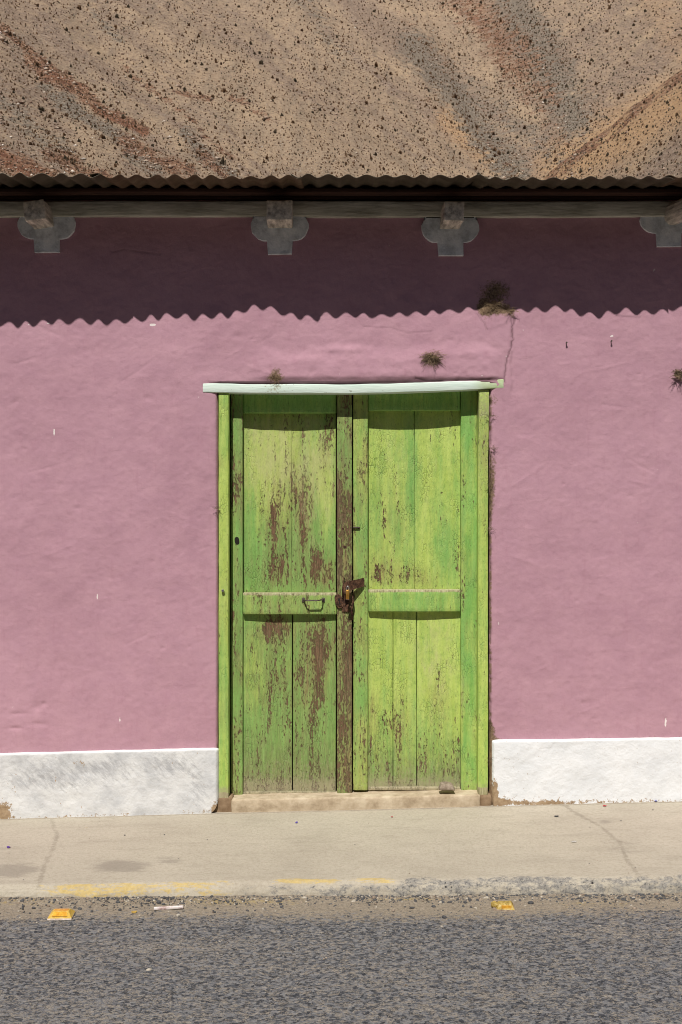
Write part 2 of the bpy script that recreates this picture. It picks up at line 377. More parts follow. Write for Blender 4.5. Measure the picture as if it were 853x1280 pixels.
def m_hill():
    m = M('desert_hillside', .95, .1)
    c = m.ramp(m.noise(.06, 6, .6), (.3, (.41, .30, .205)), (.5, (.48, .35, .24)), (.7, (.56, .405, .265)))
    # streaks down the fall line of the left and right slopes
    v = m.map((.5, .05, .1), rot=(0, 0, .52)); c = m.mix(m.ramp(m.noise(1, 5, .6, v), (.45, 0), (.7, .55)), c, (.255, .205, .155))
    c = m.mix(m.ma('MULTIPLY', m.thr(m.attr('streak'), m.noise(.5, 6, .8), 1.3, .40, .80), .75), c, m.ramp(m.noise(1.2, 5, .8), (.4, (.20, .145, .12)), (.5, (.30, .215, .165)), (.6, (.42, .32, .245))))
    och = m.attr('ochre'); c = m.mix(m.thr(och, m.noise(.3, 4), .6, .2, 1.0), c, (.56, .36, .205))
    gr = m.thr(m.attr('gravel'), m.noise(.45, 6, .8), 2.2, .35, .75)
    sp = m.ramp(m.noise(1.9, 5, .8), (.36, (.10, .085, .07)), (.47, (.25, .205, .16)), (.6, (.34, .285, .22)), (.68, (.52, .48, .43)))
    c = m.mix(gr, c, sp)
    rk = m.thr(m.attr('rock'), m.noise(.35, 7, .8), 2.4, .45, .7)
    rc = m.ramp(m.noise(1.0, 6, .8), (.38, (.05, .028, .022)), (.47, (.24, .125, .08)), (.56, (.40, .235, .145)), (.66, (.55, .43, .34)))
    c = m.mix(rk, c, rc)
    rd = m.thr(m.attr('red'), m.noise(.55, 6, .8), 2.2, .5, .85)
    c = m.mix(m.ma('MULTIPLY', rd, .55), c, m.ramp(m.noise(1.8, 4, .7), (.35, (.12, .045, .028)), (.6, (.35, .15, .085)), (.8, (.45, .26, .17))))
    c = m.mix(m.ramp(m.noise(1.6, 6, .85), (.52, 0), (.60, .75)), c, (.13, .085, .06))
    c = m.mix(m.ramp(m.noise(4.5, 2, .6, m.map(loc=(4, 4, 4))), (.64, 0), (.69, .8)), c, (.62, .56, .48))
    nb = m.bump(m.noise(1.3, 8, .8), 1.1, .9)
    m.bump(m.noise(.12, 4, .6, m.map((1, .25, .3), rot=(0, 0, .5))), 5, .5, nb)
    return m.done(c)
def build_hill():
    xs = np.concatenate([np.linspace(-400, -85, 40)[:-1], np.linspace(-85, 105, 430), np.linspace(105, 420, 40)[1:]])
    ys = np.concatenate([np.linspace(20, 100, 50)[:-1], np.linspace(100, 300, 430), np.linspace(300, 620, 40)[1:]])
    X, Y = np.meshgrid(xs, ys)
    Z = hill_h(X, Y)
    Z = np.maximum(Z, -3 + .02*X*0)
    px, py = project(X, Y, Z)
    rk, gr, rd = fields(px, py)
    oc = lines_mask(px, py, [(560, 150, 640, 220, 22, .9), (700, 210, 860, 120, 45, .9), (420, 60, 520, 200, 30, .25), (200, 60, 300, 130, 30, .3), (820, 0, 853, 60, 40, .5)])
    sp = (F_(X, Y) + 1 > Z-1.2) & (np.abs(Y-150) < 4)
    rk = np.maximum(rk, np.where(sp, .62, 0)); rd = np.maximum(rd, np.where(sp, .55, 0))
    me = mesh_np('hillside', np.stack([X, Y, Z], -1).reshape(-1, 3), grid_faces(*X.shape), m_hill(),
                 dict(rock=rk, gravel=gr, red=rd, ochre=oc, streak=streak(px, py)))
    o = link('hillside', me); tag(o, kind='structure'); return o
build_hill()

def hill_hit(px, py):
    """march the line of sight in numpy until it meets the hillside"""
    u = (px-CX)/FPX; v = (HOR-py)/FPX
    d = np.full_like(u, 90.0); hit = np.zeros_like(u, bool)
    for step in (1.5, ):
        for i in range(260):
            z = CAMZ + v*d; h = hill_h(u*d, d-DIST)
            hit |= (h >= z); d = np.where(hit, d, d+step)
    for i in range(10):
        z = CAMZ + v*d; h = hill_h(u*d, d-DIST); d = d - np.clip((h-z)*.9, -1.5, 1.5)
    return u*d, d-DIST
SH = []
def shrub_geo(seed, n=16, stem=True):
    r = random.Random(seed); V = []; F = []
    for i in range(n):
        a = r.uniform(0, 2*math.pi); e = r.uniform(.15, 1.45); L = r.uniform(.6, 1.05); wd = r.uniform(.13, .26)
        d = Vector((math.cos(a)*math.cos(e)*.75, math.sin(a)*math.cos(e)*.75, math.sin(e)))
        s = d.cross(Vector((r.uniform(-1, 1), r.uniform(-1, 1), .3))).normalized()*wd
        o = len(V); b = d*.05; mid = d*L*.62
        V += [b - s*.2, b + s*.2, mid + s, d*L, mid - s]; F += [[o, o+1, o+2, o+3, o+4]]
    return V, F
def m_shrub(name, a, b):
    m = M(name, .95, .1)
    oi = m.t.nodes.new('ShaderNodeObjectInfo').outputs['Random']
    g = m.t.nodes.new('ShaderNodeNewGeometry').outputs['Random Per Island']
    return m.done(m.mix(m.ma('MULTIPLY_ADD', oi, .4, m.ma('MULTIPLY', g, .6)), a, b))
MAT['shrub'] = m_shrub('dry_shrub', (.040, .022, .015), (.20, .118, .065))
MAT['shrubg'] = m_shrub('grey_green_shrub', (.045, .036, .026), (.13, .10, .065))
MAT['hrock'] = m_simple('hill_rock', ((.36, (.12, .07, .05)), (.48, (.30, .21, .155)), (.56, (.42, .33, .25)), (.64, (.68, .62, .55))), noise=1.1, rough=.95, bd=.1, bn=2)

def density(px, py):
    rk, gr, rd = fields(px, py)
    return np.clip(.74 + .3*rk + .3*gr + .5*fbm(px*.02, py*.03, 3, 88), .15, 1)
def shrubs():
    gx, gy = np.meshgrid(np.arange(-480, 1340, 5.0), np.arange(-60, 236, 4.1)); gx = gx + 2.5*((np.arange(gx.shape[0]) % 2)[:, None])
    px = (gx + rng.uniform(-2.4, 2.4, gx.shape)).ravel(); py = (gy + rng.uniform(-2.2, 2.2, gx.shape)).ravel()
    ex = rng.uniform(-90, 945, 30000); ey = rng.uniform(-40, 236, 30000); q1, q2, q3 = fields(ex, ey); kk = rng.uniform(0, 1, 30000) < np.clip(.07+.42*q1+.30*q2+.3*(fbm(ex*.03, ey*.03, 3, 99) > .35), 0, .8); ex, ey = ex[kk], ey[kk]; px = np.concatenate([px, ex]); py = np.concatenate([py, ey])
    k = rng.uniform(0, 1, len(px)) < density(px, py); px, py = px[k], py[k]
    X, Y = hill_hit(px, py); Z = hill_h(X, Y)
    d = Y + DIST
    sz = np.exp(rng.normal(-1.30, .25, len(X)))*(1+.9*(rng.uniform(0, 1, len(X)) < .018)*rng.uniform(.4, 1, len(X)))         # metres
    sz = np.clip(sz*(d/185)**.75, .14, .95)
    app = sz/d
    inview = (px > 4) & (px < 849) & (py > 4) & (py < 214)
    order = np.argsort(-np.where(inview, app, 0))
    big = set(order[:300].tolist())
    geos = [shrub_geo(s, 10) for s in range(6)]
    ga = [(np.array([list(v) for v in V]), np.array(F)) for V, F in geos]
    Vs = []; Fs = []; o = 0; mi = []
    for i in range(len(X)):
        if i in big: continue
        V, F = ga[i % 6]; a = rng.uniform(0, 6.28); c, s = math.cos(a), math.sin(a)
        W = np.stack([V[:, 0]*c - V[:, 1]*s, V[:, 0]*s + V[:, 1]*c, V[:, 2]*1.3], -1)*sz[i]*.9 + [X[i], Y[i], Z[i]-.03]
        Vs.append(W); Fs.append(F+o); o += len(V); mi += [1 if rng.uniform() < .25+.35*(px[i] > 640) else 0]*len(F)
    me = mesh_np('shrub_cover', np.concatenate(Vs), np.concatenate(Fs), [MAT['shrub'], MAT['shrubg']], smooth=False, fmat=mi)
    tag(link('shrub_cover', me), 'countless tiny dry shrubs dotted over the whole sandy hillside', 'shrubs', kind='stuff')
    protos = [poly_mesh('desert_shrub', *shrub_geo(100+s, 34), MAT['shrub'] if s % 4 else MAT['shrubg']) for s in range(6)]
    for n, i in enumerate(order[:300]):
        ob = link('desert_shrub', protos[n % 6], loc=(X[i], Y[i], Z[i]-.04), rot=(0, 0, float(rng.uniform(0, 6.28))))
        q = float(sz[i])*1.0; ob.scale = (q*.9, q*.9, q*1.2)
        x, y = px[i], py[i]
        spur = x > 675 and y > 215 - (x-675)*.79
        where = 'on the ochre spur at the far right' if spur else 'on the mauve slope right of the gully' if x > 640 else 'on the gravelly strip left of the gully' if x > 520 else 'on the plain sandy middle slope' if x > 300 else 'beside the red rock band on the left slope' if y < 170 else 'low on the rocky left slope'
        row = 'near the top of the photo' if y < 55 else 'halfway up the visible hill' if y < 130 else 'a little above the roof' if y < 185 else 'just above the roof edge'
        colr = 'dark brown' if (n % 6) % 4 else 'grey brown'
        sx = 'big' if n < 60 else 'small'
        over = min((abs(x-58), 'first corbel'), (abs(x-204), 'left wall gap'), (abs(x-350), 'second corbel'), (abs(x-456), 'door'), (abs(x-563), 'third corbel'), (abs(x-700), 'right wall gap'), (abs(x-836), 'last corbel'))[1]
        zl = f'{sx} {colr} shrub {row}, over the {over}'
        tag(ob, zl, 'shrub', 'dry shrubs scattered over the hillside')
shrubs()
def hill_rocks():
    N = 26000
    px = rng.uniform(-60, 910, N); py = rng.uniform(-30, 232, N)
    rk, gr, rd = fields(px, py)
    k = rng.uniform(0, 1, N) < np.clip(.04 + .55*rk**1.5 + .25*gr, 0, 1)*np.clip(.5+1.6*fbm(px*.05, py*.06, 3, 93), .05, 1); px, py = px[k], py[k]
    X, Y = hill_hit(px, py); Z = hill_h(X, Y)
    base = np.array([[1, 0, 0], [-1, 0, 0], [0, 1, 0], [0, -1, 0], [0, 0, 1], [0, 0, -1]], float)
    F0 = np.array([[0, 2, 4], [2, 1, 4], [1, 3, 4], [3, 0, 4], [2, 0, 5], [1, 2, 5], [3, 1, 5], [0, 3, 5]])
    Vs = []; Fs = []
    for i in range(len(X)):
        s = math.exp(rng.normal(-1.5, .45)); V = base*rng.uniform(.6, 1.3, (6, 1))*[s, s*.8, s*.6]
        a = rng.uniform(0, 6.28); c, q = math.cos(a), math.sin(a)
        V = np.stack([V[:, 0]*c-V[:, 1]*q, V[:, 0]*q+V[:, 1]*c, V[:, 2]], -1)
        Vs.append(V + [X[i], Y[i], Z[i]+.02]); Fs.append(F0+6*i)
    me = mesh_np('scree', np.concatenate(Vs), np.concatenate(Fs), MAT['hrock'], smooth=False)
    tag(link('scree', me), 'broken reddish and pale rocks along the gullies of the hillside', 'rocks', kind='stuff')
hill_rocks()

# ------------------------------------------------------------------ ground, road, pavement
def lerp(a, b, t): return a + (b-a)*t
def tx(x): return (np.asarray(x, float)+1.7)/3.4          # 0 at the left edge of the photo, 1 at the right (wall plane)
KY = -1.20
def z_wall(x):  return PZ(1023) + (PZ(1000)-PZ(1023))*np.clip(tx(x), -1.5, 2.5)*1.0
def z_kerb(x):  return -.012 + .045*np.clip(tx(x), -1.5, 2.5)
def z_road(x, y): return -.046 + .018*np.clip(tx(x), -1.5, 2.5) + (np.minimum(y-KY, 0))*-.004
def gpix(x, y, z): return project(x, y, z)
def m_pave():
    m = M('pale_concrete', .92, .15)
    c = m.ramp(m.noise(1.7, 6, .62), (.3, (.40, .355, .285)), (.5, (.455, .41, .33)), (.7, (.50, .45, .365)))
    c = m.mix(m.ramp(m.noise(70, 6, .85), (.46, .0), (.64, .45)), c, (.22, .18, .13))
    c = m.mix(m.ramp(m.noise(420, 2, .6), (.55, 0), (.7, .6)), c, (.56, .52, .44))
    c = m.mix(m.ramp(m.noise(5, 5, .65, m.map((.6, 2.2, 1))), (.52, 0), (.75, .4)), c, (.27, .235, .185))
    c = m.mix(m.ma('MULTIPLY', m.thr(m.attr('stain'), m.noise(14, 7, .8, m.map((.5, 1.3, 1))), 2.4, .35, .95), .6), c, (.24, .21, .175))
    c = m.mix(m.ma('MULTIPLY', m.thr(m.attr('crack'), m.noise(30, 6, .8), 1.6, .45, .9), .5), c, (.20, .17, .13))
    g = m.thr(m.attr('grey'), m.noise(32, 7, .85, m.map((.6, 1, 1))), 2.6, .5, .8)
    c = m.mix(g, c, m.ramp(m.noise(80, 6, .85), (.38, (.07, .068, .064)), (.47, (.22, .21, .195)), (.62, (.36, .335, .29))))
    c = m.mix(m.ma('MULTIPLY', m.thr(m.attr('yellow'), m.noise(36, 7, .85, m.map((.4, 1.2, 1))), 3.2, .66, 1.0), .8), c, m.ramp(m.noise(60, 5, .8), (.35, (.46, .33, .10)), (.65, (.62, .47, .18))))
    nb = m.bump(m.noise(110, 6, .8), .004, .9)
    m.bump(m.noise(12, 5, .65), .006, .5, nb)
    return m.done(c)
def m_road():
    m = M('worn_asphalt', .9, .2)
    v = m.map((.75, 1, 1))
    n = m.ma('MULTIPLY_ADD', m.noise(190, 4, .8, v), .45, m.ma('MULTIPLY', m.noise(52, 6, .8, v), .55)); n2 = m.noise(2.6, 5, .65, m.map((.3, 1.8, 1)))
    bias = m.ma('MULTIPLY_ADD', n2, .14, -.07)
    nn = m.ma('ADD', n, bias)
    cell = m.vor(115, v, 'F1', 1)
    cr = m.ramp(m.ma('MULTIPLY_ADD', m.noise(200, 4, .8), .6, m.ma('MULTIPLY', cell, .4)), (.36, (.034, .037, .045)), (.5, (.112, .117, .130)), (.62, (.245, .245, .25)))
    dustc = m.ramp(m.noise(130, 5, .8), (.38, (.19, .165, .135)), (.5, (.32, .28, .23)), (.62, (.48, .43, .36)))
    c = m.mix(m.ramp(nn, (.508, 0), (.548, .88)), cr, dustc)
    d = m.thr(m.attr('dust'), m.noise(60, 6, .85, v), 2.6, .5, .7)
    dc = m.ramp(m.noise(90, 6, .85), (.38, (.20, .17, .13)), (.5, (.35, .295, .225)), (.62, (.44, .38, .295)))
    dc = m.mix(m.ramp(m.noise(260, 3, .7), (.45, 0), (.7, .5)), dc, (.19, .16, .12))
    c = m.mix(d, c, dc)
    c = m.mix(m.ma('MULTIPLY', m.thr(m.attr('yellow'), m.noise(50, 6, .85, v), 2.8, .6, .9), .6), c, (.50, .37, .13))
    h = m.ma('ADD', n, m.ma('MULTIPLY', cell, .25))
    m.bump(h, .012, 1.0)
    return m.done(c)
def build_ground():
    # pavement: flat slab with a crumbling rounded lip down to the road
    xs = np.concatenate([np.linspace(-9, -1.9, 60)[:-1], np.linspace(-1.9, 1.9, 400), np.linspace(1.9, 9, 60)[1:]])
    s = np.concatenate([np.linspace(0, .96, 110)[:-1], np.linspace(.96, 1, 12)])
    X = np.tile(xs, (len(s)+10, 1)); nS = len(s)
    Yk = KY + .012*fbm(xs*3, 0*xs, 4, 5) + .008*fbm(xs*17, 0*xs, 3, 6) + .02*ss(.2, 1.6, xs)*fbm(xs*6, 0*xs, 3, 8)
    Y = np.zeros_like(X); Z = np.zeros_like(X)
    zw, zk = z_wall(xs), z_kerb(xs)
    for i, t in enumerate(s):
        Y[i] = lerp(.12, Yk, t); tt = np.clip((.0 - Y[i])/1.2, 0, 1)
        Z[i] = lerp(zw, zk, tt)
    Z[:nS] += .0025*fbm(X[:nS]*2.2, Y[:nS]*2.2, 4, 61) + .0007*fbm(X[:nS]*40, Y[:nS]*40, 3, 62)
    # round the lip
    for i in range(nS):
        dd = Y[i]-Yk; Z[i] -= .012*np.clip(1-dd/.035, 0, 1)**2
    zr = z_road(xs, KY) - .015
    for j in range(10):
        u = (j+1)/10; Y[nS+j] = Yk - .028*np.sin(u*math.pi/2) - .004*fbm(xs*30, xs*0+j*.7, 3, 66)*(u < .95)
        Z[nS+j] = lerp(Z[nS-1], zr, 1-math.cos(u*math.pi/2) if j < 9 else 1)
    px, py = gpix(X, Y, Z)
    crack = np.zeros_like(X)
    def pl(pts, wd, a, b=None):
        for (x0, y0), (x1, y1) in zip(pts[:-1], pts[1:]):
            dx, dy = x1-x0, (y1-y0); t = np.clip(((px-x0)*dx+(py-y0)*dy*4)/(dx*dx+dy*dy*4+1e-6), 0, 1)
            d = np.hypot(px-x0-t*dx+2*fbm(px*.2, py*.3, 2, 3), (py-y0-t*dy)*2); np.maximum(crack, a*np.exp(-(d/wd)**2), out=crack)
    pl([(64, 1026), (72, 1043), (66, 1062), (56, 1082), (48, 1108)], 6, .75); pl([(60, 1072), (90, 1086), (140, 1106)], 2, .35)
    pl([(700, 1002), (722, 1018), (746, 1030), (775, 1052), (785, 1078), (800, 1095)], 5, .8); pl([(780, 1055), (850, 1080)], 2, .25)
    pl([(356, 1012), (352, 1025), (358, 1040)], 1.2, .6)
    st = np.zeros_like(X)
    for (a, b, sx, sy, q) in [(150, 1083, 42, 9, 1.3), (15, 1088, 40, 10, 1.2), (215, 1076, 26, 5, .9), (60, 1080, 60, 10, .3), (100, 1050, 30, 12, .3), (755, 1028, 10, 4, .8), (780, 1060, 45, 14, .55), (640, 1055, 40, 8, .3), (500, 1040, 60, 8, .2), (330, 1080, 60, 9, .25)]:
        st = np.maximum(st, q*np.exp(-((px-a)/sx)**2-((py-b)/sy)**2))
    crack = np.maximum(crack, 1.0*np.exp(-((Y+.034+.006*fbm(X*9, X*0, 3, 55))/.012)**2))
    gy = ss(-.75, .5, xs)                              # the lip is greyed with bitumen on the right half
    edge = np.zeros_like(X); edge[nS:] = 1
    dd = np.clip(1-(Y-Yk)/.085, 0, 1)
    wob = .35*fbm(X*4, Y*3, 3, 67)
    grey = np.where(edge > 0, lerp(.48, .7, gy), (dd+wob)*lerp(.05, .78, gy)*np.clip(dd*3, 0, 1))
    yel = np.exp(-((Y-(Yk-.002))/.034)**4) * (1.0*np.exp(-((px-105)/60)**4) + .88*np.exp(-((px-225)/72)**4) + .35*np.exp(-((px-20)/30)**2))
    yel = yel + np.exp(-((Y-(Yk+.022))/.026)**4)*(1.0*np.exp(-((px-380)/48)**4) + 1.0*np.exp(-((px-468)/32)**4))
    yel += .6*np.exp(-((px-108)/5)**2-((py-1034)/1.2)**2) + .55*np.exp(-((px-790)/14)**2-((py-1022)/1.3)**2)
    grey = grey*(1-np.clip(yel, 0, 1)*.9)
    # crumbled edge relief
    Z[nS-3:] += .006*fbm(X[nS-3:]*25, Y[nS-3:]*25, 3, 68)
    me = mesh_np('pavement', np.stack([X, Y, Z], -1).reshape(-1, 3), grid_faces(*X.shape)[:, ::-1], m_pave(),
                 dict(stain=st, crack=crack, grey=grey, yellow=yel))
    tag(link('pavement', me), kind='structure')
    # road
    ys = np.concatenate([np.linspace(-1.14, -2.6, 230), np.linspace(-2.6, -9, 60)[1:]])
    X, Y = np.meshgrid(xs, ys)
    Z = z_road(X, Y) + .0025*fbm(X*1.5, Y*1.5, 3, 81) + .003*fbm(X*22, Y*22, 3, 82, .6)*np.clip(1-(-2.6-Y), 0, 1)
    px, py = gpix(X, Y, Z)
    du = 1.0*(1-ss(.02, .50, KY-Y + .06*fbm(X*2, Y*4, 3, 83))) + .08
    du = du - .35*np.exp(-((Y-KY+.03)/.03)**2)*(.4+.6*(fbm(X*3, Y, 2, 84) > -.1))
    yel = np.exp(-((py-1131-(-4+8*0))/8)**2)*(.62*np.exp(-((px-30)/60)**4)+.5*np.exp(-((px-190)/80)**4)+.72*np.exp(-((px-320)/75)**4)) \
        + .75*np.exp(-((py-1124)/2.0)**2)*np.exp(-((px-500)/75)**4) + .6*np.exp(-((py-1130)/8)**2)*np.exp(-((px-740)/70)**4) + .3*np.exp(-((py-1143)/5)**2)*np.exp(-((px-540)/80)**4)
    me = mesh_np('road', np.stack([X, Y, Z], -1).reshape(-1, 3), grid_faces(*X.shape)[:, ::-1], m_road(), dict(dust=du, yellow=yel))
    tag(link('road', me), kind='structure')
    g = M('dry_earth', .95, .1); c = g.ramp(g.noise(.3, 6, .6), (.3, (.075, .06, .045)), (.7, (.13, .10, .075))); g.bump(g.noise(3, 5), .05, .6)
    me = mesh_np('ground', [(-3000, -3000, -.35), (3000, -3000, -.35), (3000, 3000, -.35), (-3000, 3000, -.35)], [[0, 1, 2, 3]], g.done(c), smooth=False)
    tag(link('ground', me), kind='structure')
build_ground()
def shade_bank():  # added earth bank, out of view, cuts bounce and sky light under the eave
    X, T = np.meshgrid(np.linspace(-60, 60, 160), np.linspace(0, 1, 50))
    z = 6.5*ss(0, .55, T) + 5*T; Y = -7.9 - 2.4*ss(0, .55, T) - 26*np.clip(T-.4, 0, 1) - .6*fbm(X*.2, T*3, 4, 401) - .25*fbm(X*1.1, T*9, 3, 402)
    m = M('shade_bank_earth', .95, .1); c = m.ramp(m.noise(.8, 6, .7), (.3, (.08, .06, .045)), (.7, (.17, .125, .09))); m.bump(m.noise(3, 6, .7), .08, .8)
    me = mesh_np('added_shade_bank', np.stack([X, Y, z-.3 + .3*fbm(X*.3, T*4, 3, 403)], -1).reshape(-1, 3), grid_faces(*X.shape), m.done(c))
    tag(link('added_shade_bank', me), kind='structure')
shade_bank()

# ------------------------------------------------------------------ the house
house = tag(empty('adobe_house'), 'long low pink adobe house with corrugated roof and weathered green double door', 'house')
XL, XR, ZT = PX(272.5), PX(612.5), PZ(480)       # opening in the wall
def ptop(px): return np.where(px < 445, 941 - 6*px/272, 925 - 4*(px-615)/238)
def build_wall():
    xs = np.concatenate([np.linspace(-6, -1.85, 40)[:-1], np.linspace(-1.85, XL, 185), np.linspace(XL, XR, 220)[1:-1], np.linspace(XR, 1.85, 185), np.linspace(1.85, 6, 40)[1:]])
    zs = np.concatenate([np.linspace(-.25, 0, 6)[:-1], np.linspace(0, ZT, 350), np.linspace(ZT, 3.07, 180)[1:]])
    X, Z = np.meshgrid(xs, zs); px, py = project(X, 0*X, Z)
    big = .012*fbm(X*1.1, Z*1.1, 2, 101)
    med = .0030*fbm(X*5, Z*5, 2, 102) + .0013*fbm(X*16, Z*16, 3, 107)
    rid = np.abs(fbm(X*8+2*fbm(X*3, Z*3, 2, 104), Z*11, 3, 103)); med2 = .0006*(1-np.clip(rid*5, 0, 1))   # trowel ridges
    fine = .0008*fbm(X*45, Z*45, 3, 105)
    out = big + med + med2 + fine
    def G(a, b, sx, sy): return np.exp(-((px-a)/sx)**2-((py-b)/sy)**2)
    # thicker plaster band over the lintel
    band = ss(300, 345, px)*(1-ss(612, 628, px))*ss(430, 450, py+9*fbm(px*.03, py*.02, 3, 9))*(1-ss(470, 478, py))
    out += .011*band
    out += .004*G(500, 466, 70, 6) - .003*G(400, 444, 60, 7) + .004*G(430, 437, 25, 4) + .003*band*fbm(X*14, Z*20, 3, 131)
    out += .006*ss(640, 628, px+3*fbm(py*.05, px*0, 3, 4))*0
    out = out + .006*(ss(641, 637, px + 2*fbm(py*.08, px*0, 3, 14)) * ss(360, 400, py) * (1-ss(478, 500, py)) * ss(560, 620, px))
    # gouges
    for i in range(40):
        a, b = rng.uniform(0, 853), rng.uniform(400, 930); s = rng.uniform(1.2, 3.5); out -= .0022*G(a, b, s*rng.uniform(1, 2.5), s)
    for (a, b, sx, sy, q) in [(46, 884, 5, 6, .006), (55, 880, 3, 3, .005), (24, 892, 10, 2.5, .004), (20, 910, 8, 2, .004), (50, 905, 10, 4, .003)]: out -= q*G(a, b, sx, sy)
    # diagonal scratches on the plaster
    for i in range(34):
        a, b = rng.uniform(0, 853), rng.uniform(400, 925); L = rng.uniform(8, 28); th = rng.uniform(-.6, .6)
        c, s_ = math.cos(th), math.sin(th); u = (px-a)*c+(py-b)*s_; v = -(px-a)*s_+(py-b)*c+.01*u*u/ max(L, 1)
        out += rng.choice([-.0013, .0011])*np.exp(-(u/L)**4-(v/1.6)**2)
    crack = np.zeros_like(X)
    def pl(pts, wd, a):
        for (x0, y0), (x1, y1) in zip(pts[:-1], pts[1:]):
            dx, dy = x1-x0, y1-y0; t = np.clip(((px-x0)*dx+(py-y0)*dy)/(dx*dx+dy*dy), 0, 1)
            d = np.hypot(px-x0-t*dx+1.6*fbm(py*.25, px*.05, 2, 6), py-y0-t*dy); np.maximum(crack, a*np.exp(-(d/wd)**2), out=crack)
    pl([(643, 398), (640, 412), (641, 425), (636, 442), (632, 458), (631, 478)], 1.1, .6)
    pl([(455, 408), (490, 410), (510, 416), (540, 414)], 1.0, .25)
    pl([(596, 392), (603, 400), (610, 412)], 1.0, .3); pl([(770, 395), (800, 397)], 1, .3)
    pl([(520, 473), (545, 478)], 1.6, .7); pl([(262, 479), (430, 479)], 1.5, .85); pl([(255, 482), (275, 479)], 1.6, .6); pl([(430, 479), (630, 474)], 1.5, .85)  # lines along the lintel top paint in the gap shadow against the wall
    pl([(140, 315), (155, 312), (200, 318)], .9, .4); pl([(20, 300), (60, 305)], 1, .2)
    dirt = .9*G(540, 450, 17, 12) + .85*G(620, 364, 27, 20) + .8*G(622, 388, 20, 8) + .6*G(604, 385, 10, 12) + .75*G(345, 473, 16, 9) + .45*G(345, 462, 9, 9) \
        + .8*G(848, 468, 8, 14) + .55*G(618, 500, 10, 14) + .9*G(613, 915, 9, 14) + .4*G(608, 410, 6, 16) + .4*G(640, 395, 8, 10) + .5*G(618, 570, 5, 40) + .55*G(616, 620, 5, 40) + .35*G(614, 760, 3, 120)
    dirt += .45*np.exp(-((py-ptop(px)+1)/4.0)**2)*(np.abs(px-443) > 170) + .25*G(300, 490, 60, 8)
    dirt += .28*G(765, 430, 4, 3) + .35*np.exp(-((px-613)/2.0)**2)*(py > 490)+.3*np.exp(-((px-272)/1.6)**2)*(py > 490)
    pt = ptop(px); earth = (py > pt+2).astype(float)
    earth = np.maximum(earth, ((px > 611) & (px < 615.5) & (py > 500) & (fbm(px*.3, py*.12, 3, 77) > .1)).astype(float)*.8)
    chip = .9*G(191, 406, 4, 1.6) + .8*G(832, 903, 1.4, 6) + .8*G(68, 540, 1.2, 5) + .6*G(150, 900, 1.3, 4) + .7*G(765, 420, 2.5, 1.3) + .8*G(122, 746, 1, 4) + .6*G(60, 404, 3, 1) + .5*G(35, 405, 4, 1)
    # reveal: the last columns beside the opening bend inwards
    tl = np.where((Z < ZT+.004), np.minimum(np.abs(X-XL), np.abs(X-XR)), 9)
    tl = tl + .006*fbm(Z*22, X*0, 3, 33)*(X > 0)
    out = out*np.clip(tl/.03, 0, 1) - .03*np.clip(1-tl/.010, 0, 1)**2 - .012*np.where(np.abs(Z-ZT) < .006, 1, 0)*((X > XL) & (X < XR))
    xm = (xs[:-1]+xs[1:])/2; zm = (zs[:-1]+zs[1:])/2
    keep = ~((xm[None, :] > XL) & (xm[None, :] < XR) & (zm[:, None] < ZT))
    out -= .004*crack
    V = np.stack([X, -out, Z], -1).reshape(-1, 3)
    F = grid_faces(*X.shape, keep)
    used = np.zeros(len(V), bool); used[F.ravel()] = True; remap = np.cumsum(used)-1
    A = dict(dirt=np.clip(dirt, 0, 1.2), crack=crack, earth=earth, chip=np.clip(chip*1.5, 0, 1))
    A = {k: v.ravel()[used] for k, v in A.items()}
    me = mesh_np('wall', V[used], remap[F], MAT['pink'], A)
    wl = link('wall', me, house)
    # adobe core: jamb returns, head, sides and back
    parts = []
    for (a, b, c, d, e, f) in [(-6, XL-.004, .05, .5, -.3, 3.02), (XR+.004, 6, .05, .5, -.3, 3.02), (XL-.004, XR+.004, .05, .5, ZT+.004, 3.02),
                               (-6, -5.6, .51, 4.4, -.3, 3.06), (5.6, 6, .51, 4.4, -.3, 3.06), (-6, 6, 4.41, 4.8, -.3, 3.4)]:
        V, F = slab(a, b, c, d, e, f, .01, .6); parts.append((V, F))
    V, F = merge(*parts); link('wall_core', poly_mesh('wall_core', V, F, MAT['core']), house)
    V, F = slab(XL+.01, XR-.01, .16, .17, -.1, ZT, .002, .3); link('doorway_shade_board', poly_mesh('doorway_shade_board', V, F, MAT['black']), house)  # black sheet standing in for the shade inside the doorway
build_wall()

